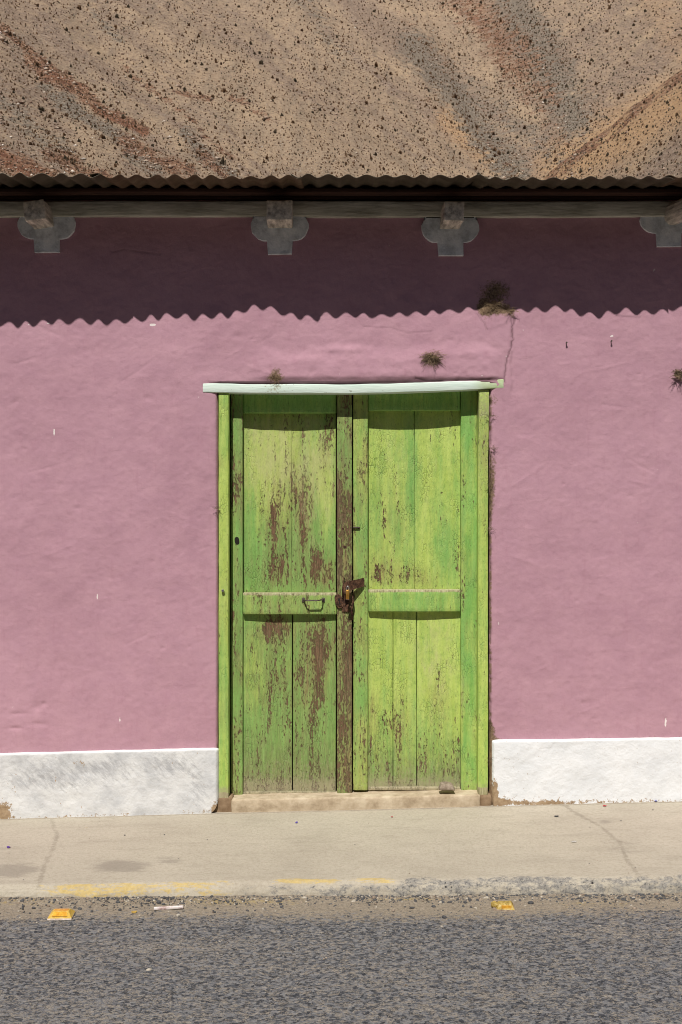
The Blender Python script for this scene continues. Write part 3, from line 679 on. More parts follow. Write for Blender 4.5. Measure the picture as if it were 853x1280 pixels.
def build_plinth(side):
    if side < 0: xs = np.concatenate([np.linspace(-6, -1.85, 30)[:-1], np.linspace(-1.85, PX(273.5), 190)])
    else: xs = np.concatenate([np.linspace(PX(615), 1.85, 190), np.linspace(1.85, 6, 30)[1:]])
    xe = xs[-1] if side < 0 else xs[0]; t = np.abs(xs-xe); px = project(xs, 0, 0)[0]
    ztop = CAMZ-(ptop(px)-HOR)/250 + .0025*fbm(xs*9, xs*0, 4, 201) + .004*np.clip(1-t/.02, 0, 1)*-1
    zbot = z_wall(xs)-.03
    Rr = .085 if side < 0 else .035; lift = np.where(t < Rr, Rr-np.sqrt(np.maximum(Rr*Rr-(Rr-t)**2, 0)), 0)
    zb2 = np.maximum(zbot, z_wall(xs)+lift - (0 if side > 0 else .0)) if True else zbot
    zb2 = np.where(t < Rr, z_wall(xs)+lift-.012, zbot)
    n = 75; s = np.linspace(0, 1, n); Z = zb2[None]+(ztop-zb2)[None]*s[:, None]; X = np.tile(xs, (n, 1))
    T = np.tile(t, (n, 1)); px, py = project(X, 0*X, Z)
    out = .020 + .006*fbm(X*2.2, Z*2.2, 3, 203) + .003*fbm(X*11, Z*11, 3, 204) + .001*fbm(X*50, Z*50, 3, 205)
    top = ztop[None]-Z; out = out - .010*np.clip(1-top/.007, 0, 1)**2 - .02*np.clip(1-T/.012, 0, 1)**2
    Z = Z + .0
    # back rows close the slab against the wall (top return lit by the sun)
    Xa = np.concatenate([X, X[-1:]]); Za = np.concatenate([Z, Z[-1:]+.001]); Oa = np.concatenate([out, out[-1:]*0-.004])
    px, py = project(Xa, 0*Xa, Za)
    G = lambda a, b, sx, sy: np.exp(-((px-a)/sx)**2-((py-b)/sy)**2)
    toplit = np.clip(.9-(ztop[None]-Za)/.010 + .5*fbm(Xa*12, Za*12, 3, 7), 0, 1)  # paler band that paints the lit rounded top edge
    if side < 0:
        bare = .12*(fbm(px*.02, py*.03, 2, 3) > 0) + 1.1*G(5, 1012, 14, 12) + .5*G(17, 985, 9, 14) + .35*G(8, 970, 3, 10) + .55*G(100, 952, 12, 8) + .35*G(110, 965, 14, 10) + .3*G(215, 950, 10, 10) + .9*G(270, 1010, 5, 10) + .42*np.exp(-((py-1022.5+px*.037)/4)**2)
        grime = .7*G(215, 955, 30, 16) + .6*G(60, 970, 70, 25) + .5*G(250, 985, 14, 25) + .45*G(140, 960, 40, 18) + .1
    else:
        bare = 1.0*G(618, 990, 4, 16) + .85*G(625, 1001, 12, 4) + .5*G(680, 1003, 30, 2.5) + .33*np.exp(-((py-1001)/4)**2) + .30; grime = 0*px
    m = 'plL' if side < 0 else 'plR'
    me = mesh_np('plinth', np.stack([Xa, -Oa, Za], -1).reshape(-1, 3), grid_faces(*Xa.shape), MAT[m], dict(bare=bare, grime=grime, toplit=toplit*.8))
    o = link('plinth', me, house)
    o['label'] = 'grey stained whitewashed plinth left of the door' if side < 0 else 'clean white plinth right of the door'
build_plinth(-1); build_plinth(1)

# ---- door frame, lintel, threshold
def attrs_from(V, fn):
    px, py = project(V[:, 0], V[:, 1], V[:, 2]); return fn(px, py, V)
def wood(name, parent, x0, x1, y0, y1, z0, z1, fn, b=.003, res=.02, jit=.0008, seed=1, mat='green', jf=9, warp=None, label=None):
    V, F = slab(x0, x1, y0, y1, z0, z1, b, res, jit, seed, jf, warp)
    me = mesh_np(name, V, F, MAT[mat], attrs_from(V, fn) if fn else None, smooth=False)
    me.polygons.foreach_set('use_smooth', np.ones(len(F), bool))
    try: me.set_sharp_from_angle(angle=math.radians(50))
    except Exception: pass
    o = link(name, me, parent)
    if label: o['label'] = label
    return o
def fpost(side):
    def fn(px, py, V):
        G = lambda a, b, sx, sy: np.exp(-((px-a)/sx)**2-((py-b)/sy)**2)
        if side < 0: return dict(wear=.18+.3*G(277, 577, 6, 10)+.25*G(280, 760, 6, 60)+.2*G(280, 890, 8, 30), yel=.55+.5*G(280, 640, 20, 120)-.2*G(280, 560, 20, 30), bare=1.0*(py > 993), dust=.2+.5*(py > 980))
        return dict(wear=.16+.35*G(605, 560, 8, 60)+.25*G(605, 640, 5, 30), yel=.75+0*px, bare=1.0*(py > 984)+.0*px, dust=.45*np.exp(-((py-560)/80)**2)+.3*(py < 520)+.5*(py > 975))
    return fn
wood('door_post', house, PX(273.5), PX(286), .000, .13, PZ(1010), PZ(490), fpost(-1), res=.03, jit=.0016, seed=3)
wood('door_post', house, PX(598), PX(610.5), .002, .13, PZ(1004), PZ(487), fpost(1), res=.03, jit=.0018, seed=5, warp=lambda V: V + np.stack([.006*ss(1.7, 2.05, V[:, 2]), 0*V[:, 0], 0*V[:, 0]], -1))
def lin_warp(V):
    px = project(V[:, 0], 0, 0)[0]; V = V.copy()
    V[:, 2] += -1.2*np.sin((px-254)/376*math.pi)/250 + np.clip((px-440)/190, 0, 1)**1.3*5.5/250 + .0012*fbm(V[:, 0]*5, V[:, 0]*0, 3, 18)
    top = V[:, 2] > PZ(484); V[:, 2] += np.where(top, .002*fbm(V[:, 0]*9, V[:, 0]*0, 3, 8), 0) - .0
    return V
wood('lintel', house, PX(254), PX(630), -.010, .10, PZ(491), PZ(479.5), lambda px, py, V: dict(dirt=.42*np.exp(-((px-345)/22)**2)+.3*np.exp(-((px-640)/40)**2)+.12, earth=ss(585, 612, px)*.8), b=.004, res=.02, jit=.0014, seed=8, mat='mint', warp=lin_warp)
MAT['thresh'] = m_simple('worn_threshold_cement', ((.34, (.33, .255, .17)), (.5, (.46, .37, .26)), (.66, (.56, .47, .345))), noise=14, rough=.93, bd=.004, bn=70)
wood('threshold', house, PX(290), PX(600), -.02, .15, -.12, PZ(1000, -.02), None, b=.008, res=.02, jit=.004, seed=12, mat='thresh', jf=14,
     warp=lambda V: V + np.stack([0*V[:, 0], 0*V[:, 0], np.where(V[:, 2] > -.01, .026*(V[:, 0]+.545)/1.24, 0)], -1))
wood('threshold', house, PX(268), PX(291), -.004, .1, -.12, PZ(996), None, b=.01, res=.02, jit=.006, seed=13, mat='core', jf=20, label='crumbled earth at the left end of the threshold')
wood('threshold', house, PX(600), PX(615), -.012, .1, -.12, PZ(993), None, b=.01, res=.02, jit=.006, seed=14, mat='core', jf=20, label='crumbled earth at the right end of the threshold')

# ---- door leaves
YS, YP = .076, .108            # face of stiles, face of boards
ZTOP, ZBOT = PZ(482, YS), PZ(986, YS)
def G2(px, py, a, b, sx, sy): return np.exp(-((px-a)/sx)**2-((py-b)/sy)**2)
def fn_board(px, py, V):
    G = lambda *a: G2(px, py, *a)
    left = px < 440
    wl = .16 + .62*G(345, 650, 13, 50) + .62*G(379, 640, 13, 60) + .45*G(345, 715, 26, 20) + .75*G(402, 715, 17, 22) + .35*G(408, 560, 8, 40) + .30*G(365, 600, 8, 30) \
        + .65*G(400, 805, 22, 40) + .55*G(345, 785, 28, 18) + .45*G(385, 865, 24, 45) + .3*G(340, 850, 20, 50) + .25*ss(880, 985, py) + .2*G(365, 500, 60, 40)
    wr = .07 + .45*G(475, 715, 16, 18) + .35*G(510, 720, 30, 14) + .2*G(490, 650, 20, 50) + .4*G(466, 890, 8, 35) + .35*G(500, 900, 12, 30) + .30*ss(860, 985, py) + .3*G(548, 875, 14, 30) + .2*G(535, 730, 15, 12)
    yl = .62*G(345, 560, 50, 60)+.45*G(335, 600, 20, 60)+.5*G(408, 610, 14, 60)+.25+.4*G(320, 840, 15, 60)-.25*G(350, 930, 60, 60)-.25*G(365, 700, 60, 35)
    yr = .78 - .55*G(514, 580, 9, 80) - .3*G(470, 640, 10, 60) - .35*G(560, 680, 14, 70) - .3*G(495, 680, 12, 50) - .45*ss(850, 980, py) - .4*G(480, 790, 30, 40)*0 - .25*G(548, 555, 6, 40) + .15*G(560, 850, 20, 60)
    return dict(wear=np.clip(.14+np.where(left, wl, wr)*.74, 0, .70), yel=np.where(left, yl, yr), bare=0*px, weath=.25*ss(900, 985, py)+np.where(left, .26+.3*ss(760, 800, py)+.25*G(365, 690, 60, 60), .12+.3*ss(860, 960, py)), pale=np.where(left, .55*G(340, 570, 50, 60)+.35*G(400, 600, 25, 90)+.2, .25+.3*G(545, 820, 30, 60)+.2*G(490, 560, 30, 50)), dust=.16+.35*ss(900, 988, py)+.35*ss(965, 988, py))
def fn_mid(zt, w0, y0):
    def fn(px, py, V):
        return dict(wear=w0+.1*fbm(V[:, 0]*9, V[:, 2]*9, 2, 3), yel=y0+0*px, weath=w0+0*px, pale=.3+0*px, bare=.85*(V[:, 2] > zt-.0075), dust=.15+.3*(V[:, 2] > zt-.012))
    return fn
def fn_stile(w0, y0, top=.0):
    def fn(px, py, V):
        k = fbm(V[:, 2]*6, V[:, 0]*20, 3, 11)
        return dict(wear=w0*.95+.03 + .16*k + top*ss(560, 640, py), yel=y0 + .35*k, bare=.0*px, weath=np.clip(w0*1.25, 0, .75)+.2*k, pale=.2+.3*k, dust=.05+.4*ss(940, 988, py))
    return fn
def fn_rail(w0, y0):
    def fn(px, py, V):
        return dict(wear=w0+.1*fbm(V[:, 0]*9, V[:, 2]*9, 2, 3), yel=y0+0*px, bare=.95*(V[:, 2] > PZ(743.5, .055)) * (V[:, 2] < PZ(700, .06)) * 1.0, dust=.1+0*px)
    return fn
def bow(b0, b1, k):
    xa, xb = PX(b0, YP), PX(b1, YP)
    return lambda V: V + np.stack([0*V[:, 0], k*np.sin(np.clip((V[:, 0]-xa)/(xb-xa), 0, 1)*math.pi), 0*V[:, 0]], -1)
def leaf(side):
    if side < 0:
        xo0, xo1, xi0, xi1 = 289, 303.5, 421.5, 440.3
        seam_u, seam_l = [365], [366]
        gap = dict(u=.0008, l=.006)
    else:
        xo0, xo1, xi0, xi1 = 576.5, 596.5, 441.8, 460
        seam_u, seam_l = [518.5], [491.5, 521]
        gap = dict(u=.0007, l=.0028)
    X = lambda p, y=YS: PX(p, y)
    ZBOT = PZ(994 if side < 0 else 988, YS)
    # the leaf itself: the ledge (bottom rail) that carries boards and stiles, behind them
    a0, a1 = min(xo0, xi0), max(xo1, xi1)
    V, F = slab(X(a0)+.004, X(a1)-.004, .136, .15, ZBOT-.002, ZTOP, .002, .1)
    lf = link('door_leaf', mesh_np('door_leaf', V, F, MAT['darkwood'], smooth=False), house)
    lf['label'] = 'left door leaf, badly worn with brown patches' if side < 0 else 'right door leaf, mostly sound yellow green paint'
    if side < 0:
        wood('stile', lf, X(xo0), X(xo1), YS, .134, ZBOT, ZTOP, fn_stile(.40, .25), seed=21, res=.03)
        wood('stile', lf, X(xi0), X(xi1), YS-.008, .134, ZBOT, ZTOP, fn_stile(.52, .35, .16), seed=22, res=.025, jit=.0014, label='bare brown weathered meeting stile')
    else:
        wood('stile', lf, X(xi0), X(xi1), YS, .134, ZBOT, ZTOP, fn_stile(.36, .55), seed=23, res=.025, jit=.0012)
        wood('stile', lf, X(xo0), X(xo1), YS, .134, ZBOT, ZTOP, fn_stile(.24, .45), seed=24, res=.03)
    b0, b1 = (xo1, xi0) if side < 0 else (xi1, xo0)
    zt1 = PZ(516.5 if side < 0 else 513.5, YS); zm1, zm0 = (PZ(741, YS), PZ(768, YS)) if side < 0 else (PZ(737, YS), PZ(764.5, YS))
    wood('rail', lf, X(b0)+.0025, X(b1)-.0025, YS+.002, .134, zt1, ZTOP, fn_rail(.15, .3), seed=25, b=.006)
    wood('rail', lf, X(b0)+.0025, X(b1)-.0025, YS-.004, .134, zm0, zm1, fn_mid(zm1, .42 if side < 0 else .2, .35 if side < 0 else .5), seed=26 + side, b=.004, jit=.0016)
    wood('rail', lf, X(b0)+.0025, X(b1)-.0025, YS+.012, .134, ZBOT-.004, ZBOT+.014, lambda px, py, V: dict(wear=.5+0*px, yel=.3+0*px, bare=.9+0*px, dust=.9+0*px), seed=27+side, label='dusty bare bottom rail')
    # bead mouldings that hold the upper boards
    def boards(seams, g, za, zb, sd, dy=0):
        ed = [b0-1] + seams + [b1-(1.5 if side < 0 else .8)]
        for i in range(len(ed)-1):
            y = YP + dy + random.uniform(-.0012, .0012)
            tilt = random.uniform(-.002, .002)
            xa = PX(ed[i], YP) + (g/2 if i else 0); xb = PX(ed[i+1], YP) - (g/2 if i < len(ed)-2 else 0)
            wood('board', lf, xa, xb, y, .132, zb, za, fn_board, b=.002, res=.012, jit=.0012, seed=sd+i, jf=7, warp=bow(b0, b1, .008))
    boards(seam_u, gap['u'], zt1+.02, zm1-.005, 31+side*5)
    boards(seam_l, gap['l'], zm0+.01, ZBOT-.001, 41+side*5, -.011)
    # little drip bead on the top edge of the boards
    return lf
LL, RL = leaf(-1), leaf(1)
MAT['darkwood2'] = MAT['darkwood']

# ---- hardware
def iron(name, V, F, parent, mat='iron', smooth=True, label=None):
    o = link(name, poly_mesh(name, V, F, MAT[mat], smooth), parent)
    if label: o['label'] = label
    return o
YH = YS-.012
# bail handle on the left middle rail
hx0, hx1, hz = PX(379.5, YH), PX(404.5, YH), PZ(749.5, YH)
pts = [(hx0, YS-.005, hz), (hx0+.004, YS-.018, hz-.001), (hx0+.012, YS-.036, hz-.002), (hx0+.022, YS-.042, hz-.002), (hx1-.022, YS-.042, hz-.001), (hx1-.012, YS-.036, hz+.001), (hx1-.004, YS-.018, hz+.001), (hx1, YS-.005, hz)]
pl1 = slab(hx0-.008, hx0+.008, YS-.009, YS-.003, hz-.014, hz+.009, .002, .02); pl2 = slab(hx1-.008, hx1+.008, YS-.009, YS-.003, hz-.014, hz+.009, .002, .02)
iron('handle', *merge(tube(pts, .0036, 8), pl1, pl2), LL, 'iron', label='small black iron bail handle')
# escutcheon: oval plate with a keyhole slot, slightly turned
def oval(cx, cz, rx, rz, rot, n=28):
    out = []
    for i in range(n):
        a = 2*math.pi*i/n; x, z = rx*math.copysign(abs(math.cos(a))**.8, math.cos(a)), rz*math.copysign(abs(math.sin(a))**.8, math.sin(a))
        out.append((cx + x*math.cos(rot)-z*math.sin(rot), cz + x*math.sin(rot)+z*math.cos(rot)))
    return out
def plate(out, y0, y1, mat, name, parent, b=.0015, label=None):
    V, F, f0, f1 = prism(out, y0, y1, b); return iron(name, V, F+[f0, f1[::-1]], parent, mat, False, label)
ex, ez = PX(424, YH), PZ(751.5, YH)
plate(oval(ex, ez, .020, .036, .28), YS-.018, YS-.006, 'rust', 'keyhole_plate', LL)
plate(oval(ex, ez, .012, .027, .28), YS-.022, YS-.016, 'rust', 'keyhole_plate', LL)
plate(oval(ex+.001, ez+.008, .0055, .009, .28, 14), YS-.0235, YS-.0215, 'black', 'keyhole', LL)
plate(oval(ex+.004, ez-.010, .0035, .010, .28, 14), YS-.0235, YS-.0215, 'black', 'keyhole', LL)
V, F = slab(PX(428, YH), PX(436, YH), YS-.014, YS-.006, PZ(765, YH), PZ(737, YH), .002, .01, .0015, 7, 60)
iron('lock_plate', V, F, LL, 'rust', label='torn rusty strap beside the keyhole plate')
# hasp: rusty strap standing out from the right leaf, folded and lifted
def hasp():
    P = lambda px, py, y: Vector((PX(px, y), y, PZ(py, y)))
    path = [(443, 762, YS-.006), (441, 750, YS-.010), (441, 740, YS-.016)]
    # strap: ribbon of two edges
    top = [P(429, 729, .018), P(436, 726.5, .022), P(446, 724.5, .042), P(455.5, 722, .066)]
    bot = [P(430, 743, .018), P(437, 738.5, .022), P(446, 735.5, .042), P(455.5, 733, .066)]
    V = []; F = []
    for off in (0, .003):
        for a, c in zip(top, bot): V += [a+Vector((0, off, 0)), c+Vector((0, off, 0))]
    n = len(top)*2
    for i in range(len(top)-1):
        F += [[2*i, 2*i+1, 2*i+3, 2*i+2], [n+2*i, n+2*i+2, n+2*i+3, n+2*i+1], [2*i, 2*i+2, n+2*i+2, n+2*i], [2*i+1, n+2*i+1, n+2*i+3, 2*i+3]]
    F += [[0, n, n+1, 1], [n-2, n-1, 2*n-1, 2*n-2]]
    iron('hasp', V, F, LL, 'rust', False, label='flat rusty hasp strap standing out from the door')
    # hinge pin strip down the stile
    V, F = merge(tube([P(430.5, 722, .052), P(429, 735, .046), P(428.5, 746, .052)], [.004, .006, .004], 7),
                 tube([P(441, 741, .055), P(441.5, 752, .045), P(440, 762, .05), P(441, 775, .052)], [.003, .005, .0045, .003], 6))
    iron('staple', V, F, LL, 'rust', label='rusty twisted staple at the meeting stiles')
hasp()
# padlock hanging from the hasp: a thing of its own
pl = tag(empty('padlock', (PX(434.5, .0), .0, PZ(750, .0))), 'small brass padlock with steel shackle hanging on the rusty hasp', 'padlock')
V, F = slab(-.0085, .0085, -.006, .006, .0, .050, .003, .02)
iron('lock_body', V, F, pl, 'brass')
sp = [(-.0055, 0, .045), (-.0055, 0, .062)] + [(-.0055*math.cos(a), 0, .062+.007*math.sin(a)) for a in (.6, 1.2, 1.57, 1.95, 2.5)] + [(.0055, 0, .062), (.0055, 0, .045)]
iron('shackle', *tube(sp, .0026, 8), pl, 'steel'); pl.rotation_euler = (0, 0.03, 0.1)
V, F = slab(-.0088, .0088, -.0065, .0065, .0, .005, .001, .02); iron('lock_base', V, F, pl, 'rust')
for (a, b, s) in [(296.5, 676, 1.0)]:
    V, F, f0, f1 = prism(oval(PX(a, YS), PZ(b, YS), .012*s, .020*s, .15, 16), YS-.0012, YS+.02, .0003); iron('knot_hole', V, F+[f0, f1[::-1]], LL, 'black', False)
for lf, ps in ((LL, [(431, 684), (429, 661)]), (RL, [(449, 660)])):
    for (a, b) in ps:
        V, F, f0, f1 = prism(oval(PX(a, .05), PZ(b, .05), .006, .006, 0, 12), (YS-.0105 if lf is LL else YS-.002), YS, .001); iron('bolt_head', V, F+[f0, f1[::-1]], lf, 'rust', False)
V, F = slab(PX(441.5, .05), PX(450, .05), YS-.010, YS, PZ(660.2, .05), PZ(658.6, .05), .0005, .02); iron('nail', V, F, RL, 'iron')
V, F, f0, f1 = prism(oval(PX(279, 0), PZ(738, 0), .007, .006, .2, 12), -.016, -.004, .001); iron('bolt_head', V, F+[f0, f1[::-1]], house, 'steel', False, label='bright bolt head on the left door post')

# ------------------------------------------------------------------ timbers under the eave
wood('wall_plate', house, -6, 6, -.026, .04, PZ(272), PZ(251, -.026), None, b=.006, res=.06, jit=.0045, seed=61, mat='greywood', jf=2.5)
wood('purlin', house, -6, 6, -.014, .04, PZ(251)+.002, PZ(245), None, b=.004, res=.1, jit=.003, seed=62, mat='darkwood', jf=3)
wood('purlin', house, -6, 6, -.09, -.018, PZ(243, -.05), PZ(235, -.09), None, b=.004, res=.1, jit=.003, seed=63, mat='darkwood', jf=3)
def corbel(cx, sc=1.0, dy=0, seed=0):
    r = random.Random(seed); out = []
    X = lambda p: PX(p, -.01); Z = lambda p: PZ(p+dy, -.01)
    R = 18*sc
    stem = 16*sc
    pts = [(cx-stem+1, 317), (cx+stem+r.uniform(-1, 1), 316.5), (cx+stem, 300)]
    # right lobe from stem up to the plate
    for i in range(9):
        a = -math.pi*.44 + i/8*math.pi*.80; pts.append((cx+18*sc + math.cos(a)*R, 282 - math.sin(a)*R))
    pts += [(cx+33*sc, 270), (cx-33*sc, 270)]
    for i in range(9):
        a = math.pi*.64 + i/8*math.pi*.80; pts.append((cx-18*sc + math.cos(a)*R, 282 - math.sin(a)*R))
    pts += [(cx-stem, 300)]
    pts = [(x+r.uniform(-.5, .5), z+r.uniform(-.5, .5)) for x, z in pts]
    # split: stem and lobes built as one convex-ish fan each to keep faces clean
    out = [(X(x), Z(z)) for x, z in pts]
    V, F, f0, f1 = prism(out, -.018, .03, .002)
    import mathutils.geometry as mg
    tri = mg.tessellate_polygon([[Vector((q[0], q[1], 0)) for q in out]])
    F = F + [list(t) for t in tri] + [[t[2]+2*len(out), t[1]+2*len(out), t[0]+2*len(out)] for t in tri]
    o = link('corbel', poly_mesh('corbel', V, F, MAT['corbel']), house); return o
def rafter(cx, wpx, zb, zt, rot=0, rnd=False, d=.215, skew=0):
    """square timber end coming through the wall above the corbel; slopes down a little outwards"""
    wv = wpx/250; h = (zb-zt)/250
    if rnd:
        n = 14; V = []; F = []
        for j, (y, s) in enumerate(((.05, 1), (-.12, 1.0), (-.205, .97), (-.215, .82))):
            for i in range(n):
                a = 2*math.pi*i/n; rr = wv/2*s*(1+.06*math.sin(3*a+1)); V.append((rr*math.cos(a)+skew*(-y), y, rr*math.sin(a)))
        for j in range(3):
            for i in range(n): F.append([j*n+i, j*n+(i+1) % n, (j+1)*n+(i+1) % n, (j+1)*n+i])
        F.append([3*n+i for i in range(n)]); F.append(list(range(n)))
        me = poly_mesh('rafter', V, F, MAT['rafter'])
    else:
        V, F = slab(-wv/2, wv/2, -d, .05, -h/2, h/2, .005, .03, .0035, int(cx), 14)
        V[:, 0] += skew*(-V[:, 1]); V[:, 2] += .02*V[:, 1]
        me = mesh_np('rafter', V, F, MAT['rafter'], smooth=False)
    o = link('rafter', me, house, loc=(PX(cx), 0, PZ((zb+zt)/2)), rot=(0, rot, 0))
    return o
for i, (cx, dy, sc) in enumerate(((58.5, -1, 1.0), (350, 1, 1.0), (563, 3, 1.0), (836, -8, 1.0))): corbel(cx, sc, dy, i)
rafter(55, 25, 286, 262, math.radians(-7), skew=.03); rafter(350.5, 31, 286, 262, 0, skew=.03); rafter(562, 24, 287, 263, math.radians(2), skew=.02); rafter(841, 27, 282, 256, .2, True, skew=.16)
# more corbels and rafters outside the frame, same spacing
for i, cx in enumerate((-230, 1110)): corbel(cx, 1, 0, 20+i); rafter(cx, 28, 286, 262)

# ------------------------------------------------------------------ corrugated roof, sheet by sheet
SHX = [0, 20, 25, 70, 90, 120, 145, 165, 190, 210, 233, 250, 270, 290, 315, 337, 352, 375, 397, 401, 421, 440, 470, 503, 540, 560, 597, 620, 650, 680, 700, 722, 749, 760, 782, 800, 820, 853]
SHY = [404, 407, 405, 403, 401, 403, 402, 399, 396, 395, 396, 397, 394, 393, 384, 386, 389, 395, 397, 393, 394, 394, 394, 393, 391, 390, 386, 386, 386, 384, 383, 389, 394, 391, 387, 391, 388, 388]
RS = .105                                    # slope of the sheets
def eave_e(x):
    """overhang at x, from the shadow line the photograph shows on the wall"""
    xs_ = np.array([PX(p) for p in SHX]); e = np.array([(3.077 - PZ(q))/(1.475+RS) for q in SHY])
    xe = xs_ - .2*e
    return np.interp(x, xe, e)
PITCH = .0885
def sheet(x0, x1, lift, seed, bent=False):
    r = random.Random(seed)
    n = int((x1-x0)/PITCH*12); xs = np.linspace(x0, x1, n)
    ys = np.concatenate([[0, .003], np.linspace(.04, .5, 6), np.linspace(.9, 5.2, 8)])
    X, T = np.meshgrid(xs, ys)
    amp = .0082*(1+.45*fbm(xs*4.3, xs*0, 2, seed))
    ph = 2*math.pi*(xs + .018*fbm(xs*4, xs*0, 2, seed+5))/PITCH + r.uniform(-.4, .4)
    wv = np.sin(ph + .25*np.sin(ph*.5+seed))
    e = eave_e(xs) - .0032*wv*(1+.8*fbm(xs*6, xs*0, 2, seed+3)) + .004*fbm(xs*9, xs*0, 2, seed+4)
    Y = -e[None] + T + 0*X
    Z = 3.077 + RS*Y + amp[None]*wv[None] + lift + .006*fbm(xs*1.2, xs*0, 2, seed+9)[None]*np.exp(-T/.8)
    fr = np.exp(-T/.12)
    if bent: Z += fr*np.clip(1-(X-x0)/.06, 0, 1)*.018
    Z += -fr*np.clip(1-(x1-X)/.05, 0, 1)*.010*r.uniform(-.6, 1)
    # thickness: second layer 1.2 mm below
    nv = X.size; V = np.concatenate([np.stack([X, Y, Z], -1).reshape(-1, 3), np.stack([X, Y, Z-.0022], -1).reshape(-1, 3)])
    F = grid_faces(*X.shape); F2 = F[:, ::-1]+nv; nx = X.shape[1]
    ef = np.array([[i+1, i, i+nv, i+1+nv] for i in range(nx-1)])
    s0 = np.array([[j*nx, (j+1)*nx, (j+1)*nx+nv, j*nx+nv] for j in range(len(ys)-1)]); s1 = np.array([[(j+1)*nx-1+nx, (j+1)*nx-1, (j+1)*nx-1+nv, (j+1)*nx-1+nx+nv] for j in range(len(ys)-1)])
    me = mesh_np('roof_sheet', V, np.concatenate([F, F2, ef, s0, s1]), MAT['zinc'] if seed % 3 else MAT['zincrust'])
    link('roof_sheet', me, house)
seams = [-6.2, -5.29, -4.33, -3.37, -2.42, PX(-125, -.42), PX(125, -.42), PX(377, -.42), PX(612, -.42), PX(846, -.42), 2.55, 3.5, 4.45, 5.4, 6.2]
seams = [s for s in seams if s < -1.9 or s > -2.1]
for i in range(len(seams)-1):
    sheet(seams[i]-.05, seams[i+1]+.0, .0045*(i % 2) - .002, 300+i, bent=(i % 2 == 0))

# ------------------------------------------------------------------ small things
def rockmesh(name, s, seed, mat, flat=.6, n=2):
    import bmesh
    bm = bmesh.new(); bmesh.ops.create_icosphere(bm, subdivisions=n, radius=1)
    r = random.Random(seed); ofs = r.uniform(0, 50)
    for v in bm.verts:
        k = 1 + .28*(float(fbm(np.array(v.co.x*1.3+ofs), np.array(v.co.y*1.3+v.co.z*2), 3, seed)))
        v.co = Vector((v.co.x*s*k, v.co.y*s*.8*k, v.co.z*s*flat*k))
    me = bpy.data.meshes.new(name); bm.to_mesh(me); bm.free(); me.materials.append(mat); return me
def studs():
    m = M('yellow_reflector_plastic', .45, .4)
    c = m.ramp(m.noise(70, 6, .8), (.35, (.30, .20, .05)), (.5, (.58, .36, .04)), (.65, (.50, .40, .17))); m.bump(m.noise(140, 4), .001, .6); Y1 = m.done(c)
    m = M('orange_lens', .22, .6); c = m.ramp(m.noise(60, 3), (.35, (.50, .22, .02)), (.65, (.72, .40, .05))); Y2 = m.done(c)
    m = M('pale_worn_base', .7, .3); c = m.ramp(m.noise(60, 4), (.3, (.45, .34, .26)), (.7, (.78, .70, .64))); Y3 = m.done(c)
    def frus(w0, d0, w1, d1, z0, z1, dx=0):
        V = [(-w0, -d0, z0), (w0, -d0, z0), (w0, d0, z0), (-w0, d0, z0), (-w1+dx, -d1, z1), (w1+dx, -d1, z1), (w1+dx, d1, z1), (-w1+dx, d1, z1)]
        F = [[0, 1, 5, 4], [1, 2, 6, 5], [2, 3, 7, 6], [3, 0, 4, 7], [4, 5, 6, 7], [3, 2, 1, 0]]
        return V, F
    for k, (cx, py) in enumerate(((77, 1139), (630, 1131))):
        d = FPX*1.64/(py+6-HOR); y = d-DIST; x = PX(cx, y); z = float(z_road(np.array(x), np.array(y)))+.001
        t = tag(empty('road_stud', (x, y, z)), ('bright yellow road stud with orange top and white front edge, at left' if k == 0 else 'dull battered yellow road stud with a broken left end'), 'road stud', 'road studs along the pavement edge')
        if k == 0:
            V, F = frus(.050, .044, .034, .016, .006, .026); iron('stud_body', V, F, t, 'brass', False).data.materials[0] = Y1
            V, F = frus(.0508, .0448, .0505, .044, 0, .006); iron('stud_base', V, F, t, 'brass', False).data.materials[0] = Y3
            V, F = frus(.030, .0155, .028, .013, .0255, .0275); iron('reflector', V, F, t, 'brass', False).data.materials[0] = Y2
            V, F = merge(([(-.032, -.0375, .0125), (.032, -.0375, .0125), (.026, -.0200, .0250), (-.026, -.0200, .0250)], [[0, 1, 2, 3]]))
            V = [Vector(v)+Vector((0, -.0012, .0008)) for v in V]; V += [v+Vector((0, .003, -.002)) for v in V]; F += [[4, 7, 6, 5], [0, 4, 5, 1], [1, 5, 6, 2], [2, 6, 7, 3], [3, 7, 4, 0]]
            iron('reflector', V, F, t, 'brass', False).data.materials[0] = Y2
        else:
            V, F = frus(.043, .040, .028, .018, .004, .024, .004)
            V = [Vector(v) for v in V]; V[4] += Vector((.006, .002, -.001)); V[0] += Vector((.012, .004, 0)); V[7] += Vector((-.004, 0, -.004))
            iron('stud_body', V, F, t, 'brass', False).data.materials[0] = Y1
            V, F = frus(.048, .043, .046, .042, -.001, .004); iron('stud_base', V, F, t, 'brass', False).data.materials[0] = Y3
            YD = m_simple('dull_yellow_plastic', ((.36, (.16, .12, .05)), (.5, (.42, .29, .06)), (.64, (.50, .40, .18))), noise=70, rough=.7)
            [ch.data.materials.__setitem__(0, YD if ch.name.startswith('stud_body') else MAT['stone']) for ch in t.children]
            link('stud_fragment', rockmesh('frag', .016, 9, YD, .9), t, loc=(-.040, -.004, .013))
            link('stud_fragment', rockmesh('frag', .011, 11, MAT['stone'], .8), t, loc=(-.036, .014, .020))
            V, F = slab(-.012, .030, -.034, -.030, .006, .020, .001, .02); iron('reflector', V, F, t, 'brass', False).data.materials[0] = Y2
        t.rotation_euler = (0, 0, .03 if k == 0 else -.06); t.scale = (.9, .9, .9)
studs()
